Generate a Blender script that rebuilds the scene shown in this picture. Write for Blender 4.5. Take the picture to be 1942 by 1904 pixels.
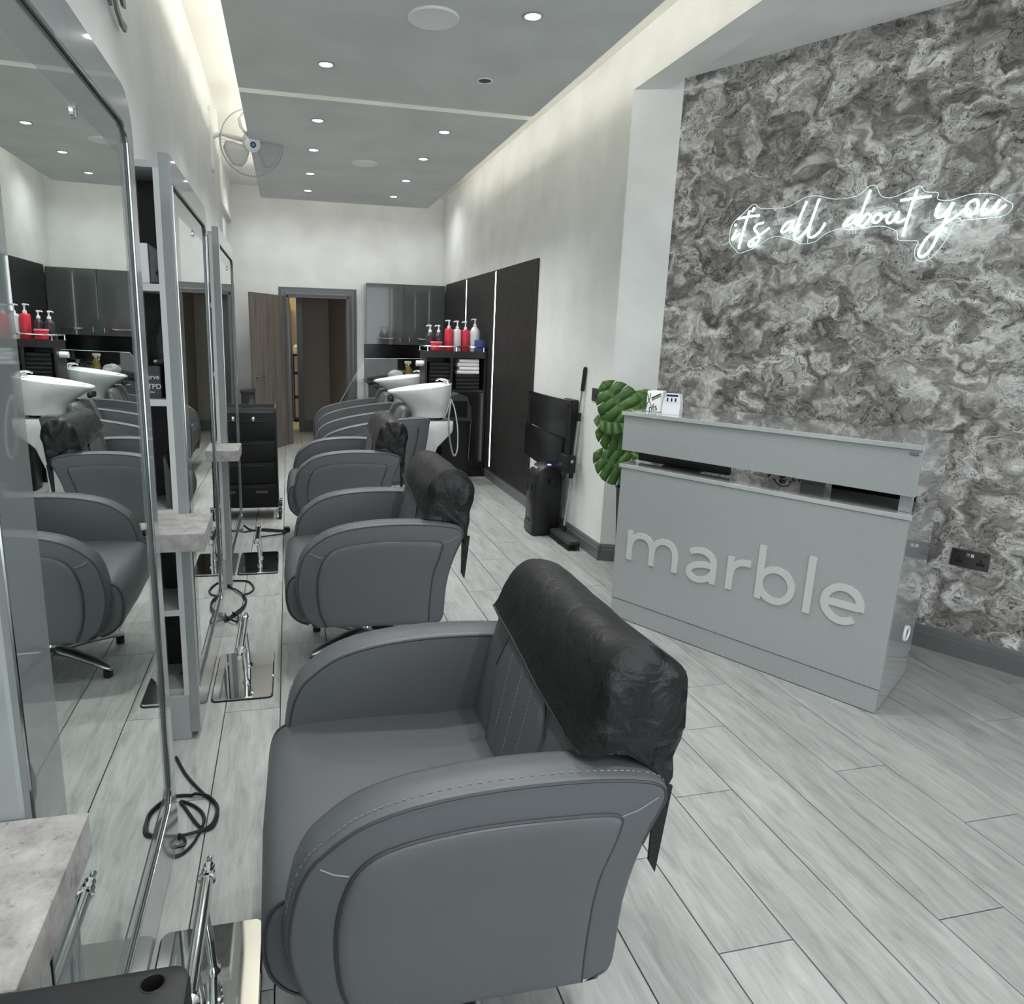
import bpy, bmesh, math, random
from mathutils import Vector, Matrix, noise as mnoise
from math import sin, cos, pi, radians, hypot
random.seed(7)
for o in list(bpy.data.objects): bpy.data.objects.remove(o)
S = bpy.context.scene
COL = S.collection

# ------------------------------------------------------------------ camera
cam_d = bpy.data.cameras.new('camera')
cam = bpy.data.objects.new('camera', cam_d); COL.objects.link(cam)
R = [[0.97373152, -0.22636332, 0.02462892], [-0.0286427, -0.22907392, -0.97298753], [0.22589053, 0.94672318, -0.22954015]]
m = Matrix(((R[0][0], -R[1][0], -R[2][0], 0), (R[0][1], -R[1][1], -R[2][1], 0), (R[0][2], -R[1][2], -R[2][2], 1.5), (0, 0, 0, 1)))
cam.matrix_world = m
cam_d.sensor_fit = 'HORIZONTAL'; cam_d.sensor_width = 36.0
cam_d.lens = 1332.8 / 1942 * 36.0
cam_d.shift_x = (971 - 864.4) / 1942; cam_d.shift_y = (950.4 - 952) / 1942
cam_d.clip_start = 0.02; cam_d.clip_end = 100
S.camera = cam

# ------------------------------------------------------------------ world, exposure
S.view_settings.view_transform = 'Standard'; S.view_settings.look = 'None'
S.view_settings.exposure = 0.2; S.view_settings.gamma = 1.0
S.view_settings.use_curve_mapping = False
W = bpy.data.worlds.new('world'); S.world = W; W.use_nodes = True
bg = W.node_tree.nodes['Background']; bg.inputs[0].default_value = (0.80, 0.88, 1.0, 1); bg.inputs[1].default_value = 0.9

# ------------------------------------------------------------------ large lights
def area(name, loc, target, sx, sy, power, color=(1, 1, 1), spread=180):
    d = bpy.data.lights.new(name, 'AREA'); d.shape = 'RECTANGLE'; d.size = sx; d.size_y = sy
    d.energy = power; d.color = color; d.spread = radians(spread)
    o = bpy.data.objects.new(name, d); COL.objects.link(o); o.location = loc
    o.rotation_euler = (Vector(target) - Vector(loc)).to_track_quat('-Z', 'Y').to_euler()
    return o
# daylight that comes in through the shop window behind the camera
area('daylight', (2.0, -1.75, 1.6), (2.0, 4.0, 1.3), 4.6, 2.3, 78, (0.95, 0.98, 1.0))
SPOT_W = 56; COVE = 20.0

# ------------------------------------------------------------------ materials
def mat(name, color=(.5, .5, .5), rough=.5, metal=0.0, spec=.5, emit=None, estr=0.0, trans=0.0, ior=1.45, coat=0.0, alpha=1.0):
    M = bpy.data.materials.new(name); M.use_nodes = True
    b = M.node_tree.nodes['Principled BSDF']
    b.inputs['Base Color'].default_value = (*color, 1); b.inputs['Roughness'].default_value = rough
    b.inputs['Metallic'].default_value = metal; b.inputs['Specular IOR Level'].default_value = spec
    b.inputs['Transmission Weight'].default_value = trans; b.inputs['IOR'].default_value = ior
    b.inputs['Coat Weight'].default_value = coat; b.inputs['Alpha'].default_value = alpha
    if emit: b.inputs['Emission Color'].default_value = (*emit, 1); b.inputs['Emission Strength'].default_value = estr
    return M
class NT:
    def __init__(s, M): s.t = M.node_tree; s.b = s.t.nodes['Principled BSDF']
    def n(s, typ, **kw):
        x = s.t.nodes.new(typ)
        for k, v in kw.items():
            if k in x.inputs: x.inputs[k].default_value = v
            else: setattr(x, k, v)
        return x
    def l(s, a, b): s.t.links.new(a, b)
    def ramp(s, fac, stops, interp='LINEAR'):
        r = s.t.nodes.new('ShaderNodeValToRGB'); r.color_ramp.interpolation = interp
        e = r.color_ramp.elements
        while len(e) < len(stops): e.new(.5)
        for i, (p, c) in enumerate(stops):
            e[i].position = p; e[i].color = (*c, 1) if len(c) == 3 else c
        s.l(fac, r.inputs[0]); return r.outputs[0]
    def mapping(s, scale=(1, 1, 1), coord='Object', loc=None):
        tc = s.n('ShaderNodeTexCoord'); mp = s.n('ShaderNodeMapping'); mp.inputs['Scale'].default_value = scale
        s.l(tc.outputs[coord], mp.inputs[0])
        if loc is not None: s.l(loc, mp.inputs['Location'])
        return mp.outputs[0]
    def noise(s, vec, scale, detail=2, rough=.5, dist=0):
        x = s.n('ShaderNodeTexNoise'); x.inputs['Scale'].default_value = scale; x.inputs['Detail'].default_value = detail
        x.inputs['Roughness'].default_value = rough; x.inputs['Distortion'].default_value = dist
        s.l(vec, x.inputs['Vector']); return x
    def bump(s, h, strength, dist=.01):
        x = s.n('ShaderNodeBump'); x.inputs['Strength'].default_value = strength; x.inputs['Distance'].default_value = dist
        s.l(h, x.inputs['Height']); s.l(x.outputs[0], s.b.inputs['Normal'])
    def math(s, op, a, b=None, v=None):
        x = s.n('ShaderNodeMath', operation=op); s.l(a, x.inputs[0])
        if b is not None: s.l(b, x.inputs[1])
        if v is not None: x.inputs[1].default_value = v
        return x.outputs[0]
    def mix(s, typ, fac, a, b):
        x = s.n('ShaderNodeMix', data_type='RGBA', blend_type=typ)
        for sock, val in ((x.inputs[0], fac), (x.inputs[6], a), (x.inputs[7], b)):
            if isinstance(val, (int, float)): sock.default_value = val
            elif isinstance(val, tuple): sock.default_value = (*val, 1)
            else: s.l(val, sock)
        return x.outputs[2]

def bumped(name, color, rough, scale, strength, dist=.004, **kw):
    M = mat(name, color, rough, **kw); t = NT(M); v = t.mapping()
    n = t.noise(v, scale, 3); t.bump(n.outputs[0], strength, dist)
    n2 = t.noise(v, 3.0, 3); c = t.ramp(n2.outputs[0], [(.3, tuple(x * .93 for x in color)), (.7, tuple(min(1, x * 1.06) for x in color))])
    t.l(c, t.b.inputs['Base Color']); return M

M_wall = bumped('white_paint', (.79, .795, .782), .75, 260, .08, .002)
M_ceil = bumped('grey_ceiling_paint', (.62, .638, .63), .8, 260, .05, .002)
M_ceilw = mat('white_ceiling_paint', (.80, .79, .74), .8)
M_leather = bumped('grey_leather', (.082, .087, .094), .44, 420, .12, .0012)
M_leather2 = bumped('grey_leather_panel', (.088, .093, .10), .48, 420, .12, .0012)
M_pipe = mat('dark_piping', (.035, .037, .042), .5)
M_stitch = mat('pale_stitching', (.20, .205, .21), .8)
M_chrome = mat('chrome', (.82, .83, .84), .08, 1.0)
M_steel = mat('brushed_steel', (.55, .56, .57), .28, 1.0)
M_trim = mat('dark_chrome_trim', (.42, .44, .44), .16, 1.0)
M_mirror = mat('mirror_glass', (.83, .90, .87), .0, 1.0)
M_band = mat('grey_tinted_glass', (.30, .335, .335), .03, .55)
M_frame = mat('silver_gloss_frame', (.30, .325, .33), .16, .25, coat=.5)
M_silver = mat('silver_laminate', (.40, .42, .425), .35, .1)
M_black = mat('black_plastic', (.012, .012, .013), .38)
M_blackgloss = mat('black_gloss', (.009, .009, .01), .2)
M_blackwood = bumped('black_laminate', (.016, .016, .017), .4, 60, .05)
M_dark = mat('dark_grey_plastic', (.045, .046, .05), .4)
M_white = mat('white_plastic', (.80, .80, .80), .35)
M_ceramic = mat('white_ceramic', (.83, .84, .84), .12, coat=.5)
M_skirt = mat('grey_gloss_paint', (.135, .142, .145), .3)
M_red = mat('red_plastic', (.62, .03, .055), .3)
M_blue = mat('blue_card', (.03, .06, .22), .5)
M_purple = mat('dark_purple_plastic', (.035, .025, .035), .25)
M_towelw = bumped('white_towel', (.75, .74, .73), .95, 300, .6, .004)
M_towelb = bumped('black_towel', (.02, .02, .022), .95, 300, .6, .004)
M_spot = mat('lamp_disc', (1, 1, 1), .5, emit=(1, .98, .95), estr=9)
M_led = mat('led_strip_light', (1, 1, 1), .5, emit=(1, .97, .87), estr=COVE)
M_led2 = mat('led_strip_light_left', (1, 1, 1), .5, emit=(1, .97, .87), estr=COVE * 1.1)
M_ledw = mat('led_bar_light', (1, 1, 1), .5, emit=(.95, .98, 1), estr=6)
M_neon = mat('neon_tube', (1, 1, 1), .4, emit=(.80, .98, 1.0), estr=2.8)
M_acryl = mat('glowing_acrylic_edge', (.8, .86, .87), .15, emit=(.8, .95, 1), estr=.35)  # glow caught from the neon, put into the edge as weak emission
M_bluelight = mat('blue_indicator', (.1, .1, 1), .4, emit=(.12, .1, 1), estr=6)
M_cream = mat('cream_paint', (.70, .58, .38), .7)
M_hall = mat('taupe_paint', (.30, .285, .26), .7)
M_yellow = mat('ochre_vinyl', (.48, .40, .16), .6)
M_cable = mat('black_cable', (.01, .01, .012), .45)
M_shelfwhite = mat('pale_grey_edge', (.52, .535, .535), .35)
M_cardw = mat('white_card', (.75, .76, .78), .5)
M_ink = mat('black_ink', (.01, .01, .012), .6)
M_text = mat('white_print', (.7, .7, .7), .6)
M_letter = mat('silver_lettering', (.50, .52, .515), .32, .1)
M_wood = mat('door_oak', (.2, .17, .14), .5)
M_kitchen = mat('grey_gloss_door', (.085, .095, .095), .1, coat=.6)
M_wgel = mat('black_gel', (.012, .013, .016), .3)

def glassmat(name, tint, strength_alpha):
    M = bpy.data.materials.new(name); M.use_nodes = True; t = M.node_tree
    for n in list(t.nodes): t.nodes.remove(n)
    out = t.nodes.new('ShaderNodeOutputMaterial'); tr = t.nodes.new('ShaderNodeBsdfTransparent'); gl = t.nodes.new('ShaderNodeBsdfGlossy')
    gl.inputs['Roughness'].default_value = .02; tr.inputs[0].default_value = (*tint, 1)
    mx = t.nodes.new('ShaderNodeMixShader'); fr = t.nodes.new('ShaderNodeFresnel'); fr.inputs[0].default_value = 1.5
    ad = t.nodes.new('ShaderNodeMath'); ad.operation = 'ADD'; ad.inputs[1].default_value = strength_alpha; ad.use_clamp = True
    t.links.new(fr.outputs[0], ad.inputs[0])
    ge = t.nodes.new('ShaderNodeNewGeometry'); fm = t.nodes.new('ShaderNodeMath'); fm.operation = 'SUBTRACT'; fm.inputs[0].default_value = 1.0
    ml = t.nodes.new('ShaderNodeMath'); ml.operation = 'MULTIPLY'      # reflect on the outer faces only
    t.links.new(ge.outputs['Backfacing'], fm.inputs[1]); t.links.new(fm.outputs[0], ml.inputs[0]); t.links.new(ad.outputs[0], ml.inputs[1]); t.links.new(ml.outputs[0], mx.inputs[0])
    t.links.new(tr.outputs[0], mx.inputs[1]); t.links.new(gl.outputs[0], mx.inputs[2]); t.links.new(mx.outputs[0], out.inputs[0]); return M
M_glass = glassmat('clear_glass', (.97, .985, .98), .0)
M_acrylic = glassmat('thin_acrylic', (.985, .99, .99), -.035)
M_guard = mat('fan_blade_plastic', (.55, .56, .56), .35, alpha=.72)

# cover plastic: black with wrinkles and some pale dust flecks
M_cover = mat('black_cover_plastic', (.018, .019, .02), .36, spec=.35); t = NT(M_cover); v = t.mapping()
n = t.noise(v, 14, 4, .6, .6); t.bump(n.outputs[0], .45, .02)
fl = t.noise(t.mapping((60, 60, 25)), 3.0, 3, .7, 1.5); pm = t.noise(v, 9, 1)
f = t.math('MULTIPLY', t.ramp(fl.outputs[0], [(.67, (0, 0, 0)), (.72, (1, 1, 1))]), t.ramp(pm.outputs[0], [(.56, (0, 0, 0)), (.66, (.6, .6, .6))]))
c = t.mix('MIX', f, (.009, .0095, .01), (.32, .32, .31)); t.l(c, t.b.inputs['Base Color'])
rr = t.ramp(t.noise(v, 5, 2).outputs[0], [(.35, (.34, .34, .34)), (.65, (.55, .55, .55))]); t.l(rr, t.b.inputs['Roughness'])

# floor planks: pale grey wood, grain along Y, each plank its own tone
M_plank = mat('pale_grey_wood', (.4, .41, .4), .42); t = NT(M_plank)
oi = t.n('ShaderNodeObjectInfo'); cmb = t.n('ShaderNodeCombineXYZ')
sc = t.math('MULTIPLY', oi.outputs['Random'], v=37.0)
for i in range(3): t.l(sc, cmb.inputs[i])
v = t.mapping((1, 1, 1), loc=cmb.outputs[0])
vs = t.n('ShaderNodeVectorMath', operation='MULTIPLY'); vs.inputs[1].default_value = (11, 1.7, 1); t.l(v, vs.inputs[0])
g1 = t.noise(vs.outputs[0], 2.2, 7, .66, .6)
vs2 = t.n('ShaderNodeVectorMath', operation='MULTIPLY'); vs2.inputs[1].default_value = (70, 5.0, 1); t.l(v, vs2.inputs[0])
g2 = t.noise(vs2.outputs[0], 2.0, 4, .7, .2)
g3 = t.noise(v, 1.7, 3)
c1 = t.ramp(g1.outputs[0], [(.26, (.225, .227, .220)), (.42, (.325, .332, .323)), (.56, (.385, .394, .386)), (.78, (.47, .48, .472))])
c2 = t.ramp(g2.outputs[0], [(.3, (.90, .90, .90)), (.55, (1, 1, 1))])
c3 = t.ramp(g3.outputs[0], [(.3, (.88, .88, .88)), (.7, (1.0, 1.0, 1.0))])
kn = t.noise(vs.outputs[0], .75, 2, .5, 1.2); c4 = t.ramp(kn.outputs[0], [(.7, (1, 1, 1)), (.82, (.62, .61, .6))])
c = t.mix('MULTIPLY', 1.0, c1, c2); c = t.mix('MULTIPLY', 1.0, c, c3); c = t.mix('MULTIPLY', 1.0, c, c4)
rv = t.ramp(oi.outputs['Random'], [(0, (.92, .92, .92)), (1, (1.07, 1.07, 1.07))]); c = t.mix('MULTIPLY', 1.0, c, rv)
t.l(c, t.b.inputs['Base Color']); t.bump(g2.outputs[0], .12, .002)

# marbled wallpaper
M_paper = mat('marbled_wallpaper', (.4, .4, .4), .6); t = NT(M_paper); v = t.mapping((1.0, 1.0, 1.25))
w1 = t.noise(v, 3.4, 2, .5); w2 = t.noise(v, 9.0, 3, .55)
def warp(vec, nz, amt):
    s1 = t.n('ShaderNodeVectorMath', operation='SUBTRACT'); t.l(nz.outputs['Color'], s1.inputs[0]); s1.inputs[1].default_value = (.5, .5, .5)
    s2 = t.n('ShaderNodeVectorMath', operation='SCALE'); t.l(s1.outputs[0], s2.inputs[0]); s2.inputs['Scale'].default_value = amt
    s3 = t.n('ShaderNodeVectorMath', operation='ADD'); t.l(vec, s3.inputs[0]); t.l(s2.outputs[0], s3.inputs[1]); return s3.outputs[0]
va = warp(v, w1, .42); vb = warp(va, w2, .2)
b1 = t.noise(vb, 6.0, 6, .62, .8)
b2 = t.noise(vb, 15.0, 5, .6, 1.2)
c1 = t.ramp(b1.outputs[0], [(.32, (.10, .094, .086)), (.42, (.205, .193, .18)), (.50, (.345, .328, .31)), (.57, (.56, .545, .525)), (.66, (.78, .765, .745))])
c2 = t.ramp(b2.outputs[0], [(.3, (.6, .6, .6)), (.5, (.98, .98, .98)), (.7, (1.12, 1.12, 1.12))])
c = t.mix('MULTIPLY', 1.0, c1, c2)
vn = t.noise(vb, 4.6, 3, .5, .4)
fr = t.math('FRACT', t.math('MULTIPLY', vn.outputs[0], v=15.0))
ln = t.ramp(fr, [(.0, (.22, .22, .21)), (.10, (.5, .5, .49)), (.26, (1, 1, 1)), (.80, (1, 1, 1)), (.95, (1.3, 1.3, 1.3)), (1.0, (.3, .3, .3))])
mk_ = t.ramp(t.noise(v, 5.0, 2).outputs[0], [(.40, (0, 0, 0)), (.50, (1, 1, 1))])
c = t.mix('MIX', mk_, c, t.mix('MULTIPLY', 1.0, c, ln))
t.l(c, t.b.inputs['Base Color'])

# concrete-look ledge
M_stone = mat('stone_effect', (.3, .29, .285), .55); t = NT(M_stone); v = t.mapping((1, 1, 1))
a = t.noise(v, 22, 8, .7); b_ = t.noise(v, 60, 4, .7, .5)
c = t.ramp(a.outputs[0], [(.3, (.17, .16, .155)), (.48, (.285, .275, .27)), (.7, (.39, .38, .375))])
c = t.mix('MULTIPLY', 1.0, c, t.ramp(b_.outputs[0], [(.3, (.6, .58, .56)), (.42, (1, 1, 1))])); t.l(c, t.b.inputs['Base Color'])

# door leaf: grey-brown wood, vertical grain
t = NT(M_wood); v = t.mapping((14, 14, .8)); a = t.noise(v, 1.6, 6, .65, .5)
t.l(t.ramp(a.outputs[0], [(.3, (.115, .098, .082)), (.5, (.185, .162, .140)), (.7, (.245, .220, .195))]), t.b.inputs['Base Color'])
# desk paint: silver laminate with faint mottling
M_desk = mat('silver_desk_laminate', (.30, .318, .325), .3, .15); t = NT(M_desk); v = t.mapping()
a = t.noise(v, 160, 2); t.bump(a.outputs[0], .06, .0008)
t.l(t.ramp(t.noise(v, 220, 2).outputs[0], [(.35, (.305, .325, .328)), (.65, (.37, .392, .394))]), t.b.inputs['Base Color'])
M_deskgloss = mat('silver_gloss_edge', (.44, .46, .46), .06, .15, coat=.8)
# monstera leaf
M_leaf = mat('green_leaf', (.05, .14, .03), .4); t = NT(M_leaf); a = t.noise(t.mapping(), 7, 3)
t.l(t.ramp(a.outputs[0], [(.3, (.030, .075, .022)), (.7, (.075, .17, .03))]), t.b.inputs['Base Color'])

# ------------------------------------------------------------------ mesh helpers
def link(name, me, material, parent=None, loc=(0, 0, 0), smooth=True, angle=40):
    if smooth and len(me.polygons):
        me.polygons.foreach_set('use_smooth', [True] * len(me.polygons)); me.set_sharp_from_angle(angle=radians(angle))
    if material and not me.materials: me.materials.append(material)
    o = bpy.data.objects.new(name, me); COL.objects.link(o); o.location = loc
    if parent: o.parent = parent
    return o
def obj(name, bm, material, parent=None, loc=(0, 0, 0), smooth=True, angle=40, kind=None, label=None):
    bmesh.ops.recalc_face_normals(bm, faces=bm.faces[:])
    me = bpy.data.meshes.new(name); bm.to_mesh(me); bm.free()
    o = link(name, me, material, parent, loc, smooth, angle)
    if kind: o['kind'] = kind
    if label: o['label'] = label
    return o
def thing(name, label, cat, loc=(0, 0, 0), group=None, rz=0):
    o = bpy.data.objects.new(name, None); COL.objects.link(o); o.location = loc; o.rotation_euler = (0, 0, rz)
    o.empty_display_size = .05
    return tag(o, label, cat, group)
def tag(o, label, cat, group=None):
    o['label'] = label; o['category'] = cat
    if group: o['group'] = group
    return o
def struct(name, bm, material, **kw):
    return obj(name, bm, material, kind='structure', **kw)
def B(): return bmesh.new()
def box(bm, x0, x1, y0, y1, z0, z1, bev=0, seg=2):
    r = bmesh.ops.create_cube(bm, size=1); vs = r['verts']
    for q in vs: q.co = ((x0 + x1) / 2 + q.co.x * (x1 - x0), (y0 + y1) / 2 + q.co.y * (y1 - y0), (z0 + z1) / 2 + q.co.z * (z1 - z0))
    if bev:
        es = list({e for q in vs for e in q.link_edges})
        bmesh.ops.bevel(bm, geom=es, offset=bev, segments=seg, affect='EDGES', profile=.5)
    return bm
def BX(*a, **k): return box(B(), *a, **k)
def loft(bm, rings, cap0=True, cap1=True, closed=True):
    vr = [[bm.verts.new(p) for p in r] for r in rings]; n = len(vr[0])
    for a, b in zip(vr, vr[1:]):
        for i in range(n if closed else n - 1):
            j = (i + 1) % n; bm.faces.new((a[i], a[j], b[j], b[i]))
    if cap0: bm.faces.new(vr[0][::-1])
    if cap1: bm.faces.new(vr[-1])
    return bm
def catmull(pts, sub=6, closed=False):
    P = [Vector(p) for p in pts]; n = len(P); out = []
    rng = range(n) if closed else range(n - 1)
    for i in rng:
        p1, p2 = P[i], P[(i + 1) % n]
        p0 = P[(i - 1) % n] if closed or i > 0 else p1 * 2 - p2
        p3 = P[(i + 2) % n] if closed or i + 2 < n else p2 * 2 - p1
        for k in range(sub):
            t = k / sub
            out.append(.5 * ((2 * p1) + (p2 - p0) * t + (2 * p0 - 5 * p1 + 4 * p2 - p3) * t * t + (3 * p1 - p0 - 3 * p2 + p3) * t ** 3))
    if not closed: out.append(P[-1])
    return out
def tube(bm, pts, r, seg=8, closed=False, cap=True):
    P = [Vector(p) for p in pts]; n = len(P); rs = r if isinstance(r, (list, tuple)) else [r] * n
    rings = []; up = None
    for i in range(n):
        if closed: d = P[(i + 1) % n] - P[i - 1]
        else: d = P[min(i + 1, n - 1)] - P[max(i - 1, 0)]
        if d.length < 1e-9: d = Vector((0, 0, 1))
        d.normalize()
        if up is None:
            up = Vector((0, 0, 1)) if abs(d.z) < .9 else Vector((1, 0, 0))
        a = d.cross(up)
        if a.length < 1e-6: a = d.orthogonal()
        a.normalize(); up = a.cross(d).normalized()
        rings.append([P[i] + (a * cos(2 * pi * k / seg) + up * sin(2 * pi * k / seg)) * rs[i] for k in range(seg)])
    if closed: rings.append(rings[0]); 
    return loft(bm, rings, cap and not closed, cap and not closed)
def lathe(bm, prof, seg=24, c=(0, 0, 0), axis='z'):
    rings = []
    for r, h in prof:
        ring = []
        for k in range(seg):
            a = 2 * pi * k / seg; x, y = r * cos(a), r * sin(a)
            ring.append((c[0] + x, c[1] + y, c[2] + h) if axis == 'z' else ((c[0] + h, c[1] + x, c[2] + y) if axis == 'x' else (c[0] + x, c[1] + h, c[2] + y)))
        rings.append(ring)
    return loft(bm, rings)
def inset2(pts, d):
    n = len(pts); out = []
    area_ = sum(pts[i][0] * pts[(i + 1) % n][1] - pts[(i + 1) % n][0] * pts[i][1] for i in range(n)); sg = 1 if area_ > 0 else -1
    for i in range(n):
        a, b, c_ = Vector(pts[i - 1]), Vector(pts[i]), Vector(pts[(i + 1) % n])
        e1 = (b - a); e2 = (c_ - b)
        if e1.length < 1e-9 or e2.length < 1e-9: out.append(b); continue
        e1.normalize(); e2.normalize()
        n1 = Vector((-e1.y, e1.x)); n2 = Vector((-e2.y, e2.x)); nn = n1 + n2
        if nn.length < 1e-6: nn = n1
        nn.normalize(); k = max(.5, nn.dot(n1)); out.append(b + nn * (sg * d / k))
    return out
def slab(bm, pts, prof, put):
    """outline pts (2D) lofted through prof [(depth, inset)], put(a,b,depth)->3D"""
    cen = sum((Vector(q) for q in pts), Vector((0, 0))) / len(pts)
    def ring_(ins):
        if isinstance(ins, tuple): return [Vector(q) * (1 - ins[0]) + cen * ins[0] for q in pts]   # shrink about the middle
        return inset2(pts, ins) if ins else [Vector(q) for q in pts]
    return loft(bm, [[put(p[0], p[1], d) for p in ring_(ins)] for d, ins in prof])
XZ = lambda a, b, d: (a, d, b)
YZ = lambda a, b, d: (d, a, b)
XY = lambda a, b, d: (a, b, d)
def roundrect(x0, x1, y0, y1, r, seg=5):
    out = []
    for cx, cy, a0 in ((x1 - r, y1 - r, 0), (x0 + r, y1 - r, pi / 2), (x0 + r, y0 + r, pi), (x1 - r, y0 + r, 1.5 * pi)):
        for k in range(seg + 1):
            a = a0 + pi / 2 * k / seg; out.append((cx + r * cos(a), cy + r * sin(a)))
    return out
def text_mesh(body, size, depth=.002):
    cu = bpy.data.curves.new('t', 'FONT'); cu.body = body; cu.size = size; cu.extrude = depth; cu.align_x = 'CENTER'; cu.align_y = 'CENTER'; cu.resolution_u = 4
    o = bpy.data.objects.new('t', cu); COL.objects.link(o); dg = bpy.context.evaluated_depsgraph_get(); dg.update()
    me = bpy.data.meshes.new_from_object(o.evaluated_get(dg)); bpy.data.objects.remove(o); bpy.data.curves.remove(cu); return me
def copy_tree(o, parent=None):
    c = o.copy(); COL.objects.link(c)
    if parent: c.parent = parent
    for ch in list(o.children): copy_tree(ch, c)
    return c

# ================================================================== SETTING
WX = 2.07; LX = -.52; YB = 9.78; ZC = 3.26; ZP = 2.90
wa = radians(-27.71); Wd = Vector((sin(wa), cos(wa), 0)); Wn = Vector((Wd.y, -Wd.x, 0))
def wp(s, n, z): return Wd * s + Wn * n + Vector((0, 0, z))

# floor + planks
floor = struct('floor', BX(-2.2, 5.6, -1.7, 13.2, -.06, -.0125), mat('plank_joint_dark', (.035, .035, .035), .8), smooth=False)  # dark base that shows in the plank joints
PW = .2172; PL = 1.3; GAP = .0036
phase = {0: .311, 1: -.034, 2: .55, 3: .924, 4: 1.24, 5: .571, 6: .25, 7: .913, 8: .12, 9: .75, 10: .4, 11: 1.0, 12: .3}
def plank_mesh(L):
    bm = BX(GAP / 2, PW - GAP / 2, GAP / 2, L - GAP / 2, -.0125, 0)
    top = [e for e in bm.edges if all(abs(q.co.z) < 1e-6 for q in e.verts)]
    bmesh.ops.bevel(bm, geom=top, offset=.0009, segments=1, affect='EDGES')
    me = bpy.data.meshes.new('plank'); bm.to_mesh(me); bm.free(); me.materials.append(M_plank); return me
full = plank_mesh(PL)
def bay_x(y): # x of the wallpapered wall at this y
    return (Wn.x * 4.04 + Wd.x * ((y - Wn.y * 4.04) / Wd.y)) if y < 4.2 else WX
for k in range(-8, 20):
    x = .795 + PW * k
    ph = phase.get(k, random.random() * PL)
    y = ph - PL * 3
    while y < 11.6:
        a, b = max(y, -1.5), min(y + PL, 11.4)
        lim = max(bay_x(a), bay_x(b)) + .05
        if b - a > .02 and x < lim and (x + PW > LX - .25) and not (a > 9.9 and (x < -.4 or x > 1.2)):
            me = full if abs(b - a - PL) < 1e-6 else plank_mesh(b - a)
            link('plank', me, None, floor, (x, a, 0), smooth=False)
        y += PL

ceiling = struct('ceiling', BX(-1.2, 5.6, -1.6, 9.95, ZC, ZC + .08), M_ceilw, smooth=False)
# dropped grey ceiling rafts
rafts = []
for y0, y1 in ((-1.4, 4.80), (4.885, 8.43)):
    rafts.append(struct('trim_1' if y0 < 0 else 'trim_2', BX(-.245, 1.595, y0, y1, ZP, ZP + .06), M_ceil, smooth=False))
# cove LED strips lying on the rafts
def led_strip(x0, x1, y0, y1, z, lab):
    obj('led_strip', BX(x0, x1, y0, y1, z, z + .008), M_led if x0 > 1 else M_led2, rafts[0 if y0 < 4.8 else 1], smooth=False)
led_strip(1.535, 1.555, -1.3, 4.75, ZP + .062, 'warm hidden LED strip on the near ceiling raft, right wall side')
led_strip(1.535, 1.555, 4.95, 8.4, ZP + .062, 'warm hidden LED strip on the far ceiling raft, right wall side')
led_strip(-.205, -.185, -1.3, 4.75, ZP + .062, 'warm hidden LED strip on the near ceiling raft, left wall side')
led_strip(-.205, -.185, 4.95, 8.4, ZP + .062, 'warm hidden LED strip on the far ceiling raft, left wall side')
led_strip(-.15, 1.5, 8.37, 8.39, ZP + .062, 'warm hidden LED strip on the far ceiling raft, back wall edge')
led_strip(-.2, 1.55, 4.74, 4.76, ZP + .062, 'warm hidden LED strip behind the gap between the ceiling rafts')

# walls
struct('wall_right', BX(WX, WX + .15, 4.335, YB + .1, 0, ZC), M_wall, smooth=False)
bm = slab(B(), [(WX + .0004, 4.33), (2.345, 4.225), (2.5, 4.5), (WX + .02, 4.6)], [(0, 0), (3.04, 0)], XY)
struct('wall_pillar', bm, M_wall, smooth=False)
# beam over the bay opening, continuing the right wall toward the window
struct('trim_3', BX(WX - .0, 2.262, -1.5, 4.335, 2.965, ZC), M_wall, smooth=False)
struct('ceiling_bay', slab(B(), [(2.262, -1.5), (2.262, 4.4), (2.5, 4.4), (5.6, -1.5)], [(3.02, 0), (3.1, 0)], XY), M_wall, smooth=False)
# wallpapered angled wall
p0 = wp(2.66, 4.04, 0); p1 = wp(-3.9, 4.04, 0); q0 = wp(2.66, 4.2, 0); q1 = wp(-3.9, 4.2, 0)
struct('wall_bay', slab(B(), [(p0.x, p0.y), (p1.x, p1.y), (q1.x, q1.y), (q0.x, q0.y)], [(0, 0), (3.06, 0)], XY), M_paper, smooth=False)
# left wall with its setback near the back, and the box beam in the setback
struct('wall_left', BX(LX - .15, LX, -1.5, 6.75, 0, ZC), M_wall, smooth=False)
struct('wall_left_back', BX(-.86, -.70, 6.6, YB + .1, 0, ZC), M_wall, smooth=False)
struct('trim_4', BX(-.70, -.645, 8.2, YB, 2.83, ZC), M_wall, smooth=False)
# back wall with a doorway
DX0, DX1, DZ = .0, .80, 1.955
bm = BX(-.86, DX0, YB, YB + .12, 0, ZC); box(bm, DX1, WX + .1, YB, YB + .12, 0, ZC); box(bm, DX0, DX1, YB, YB + .12, DZ, ZC)
struct('wall_back', bm, M_wall, smooth=False)
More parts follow.
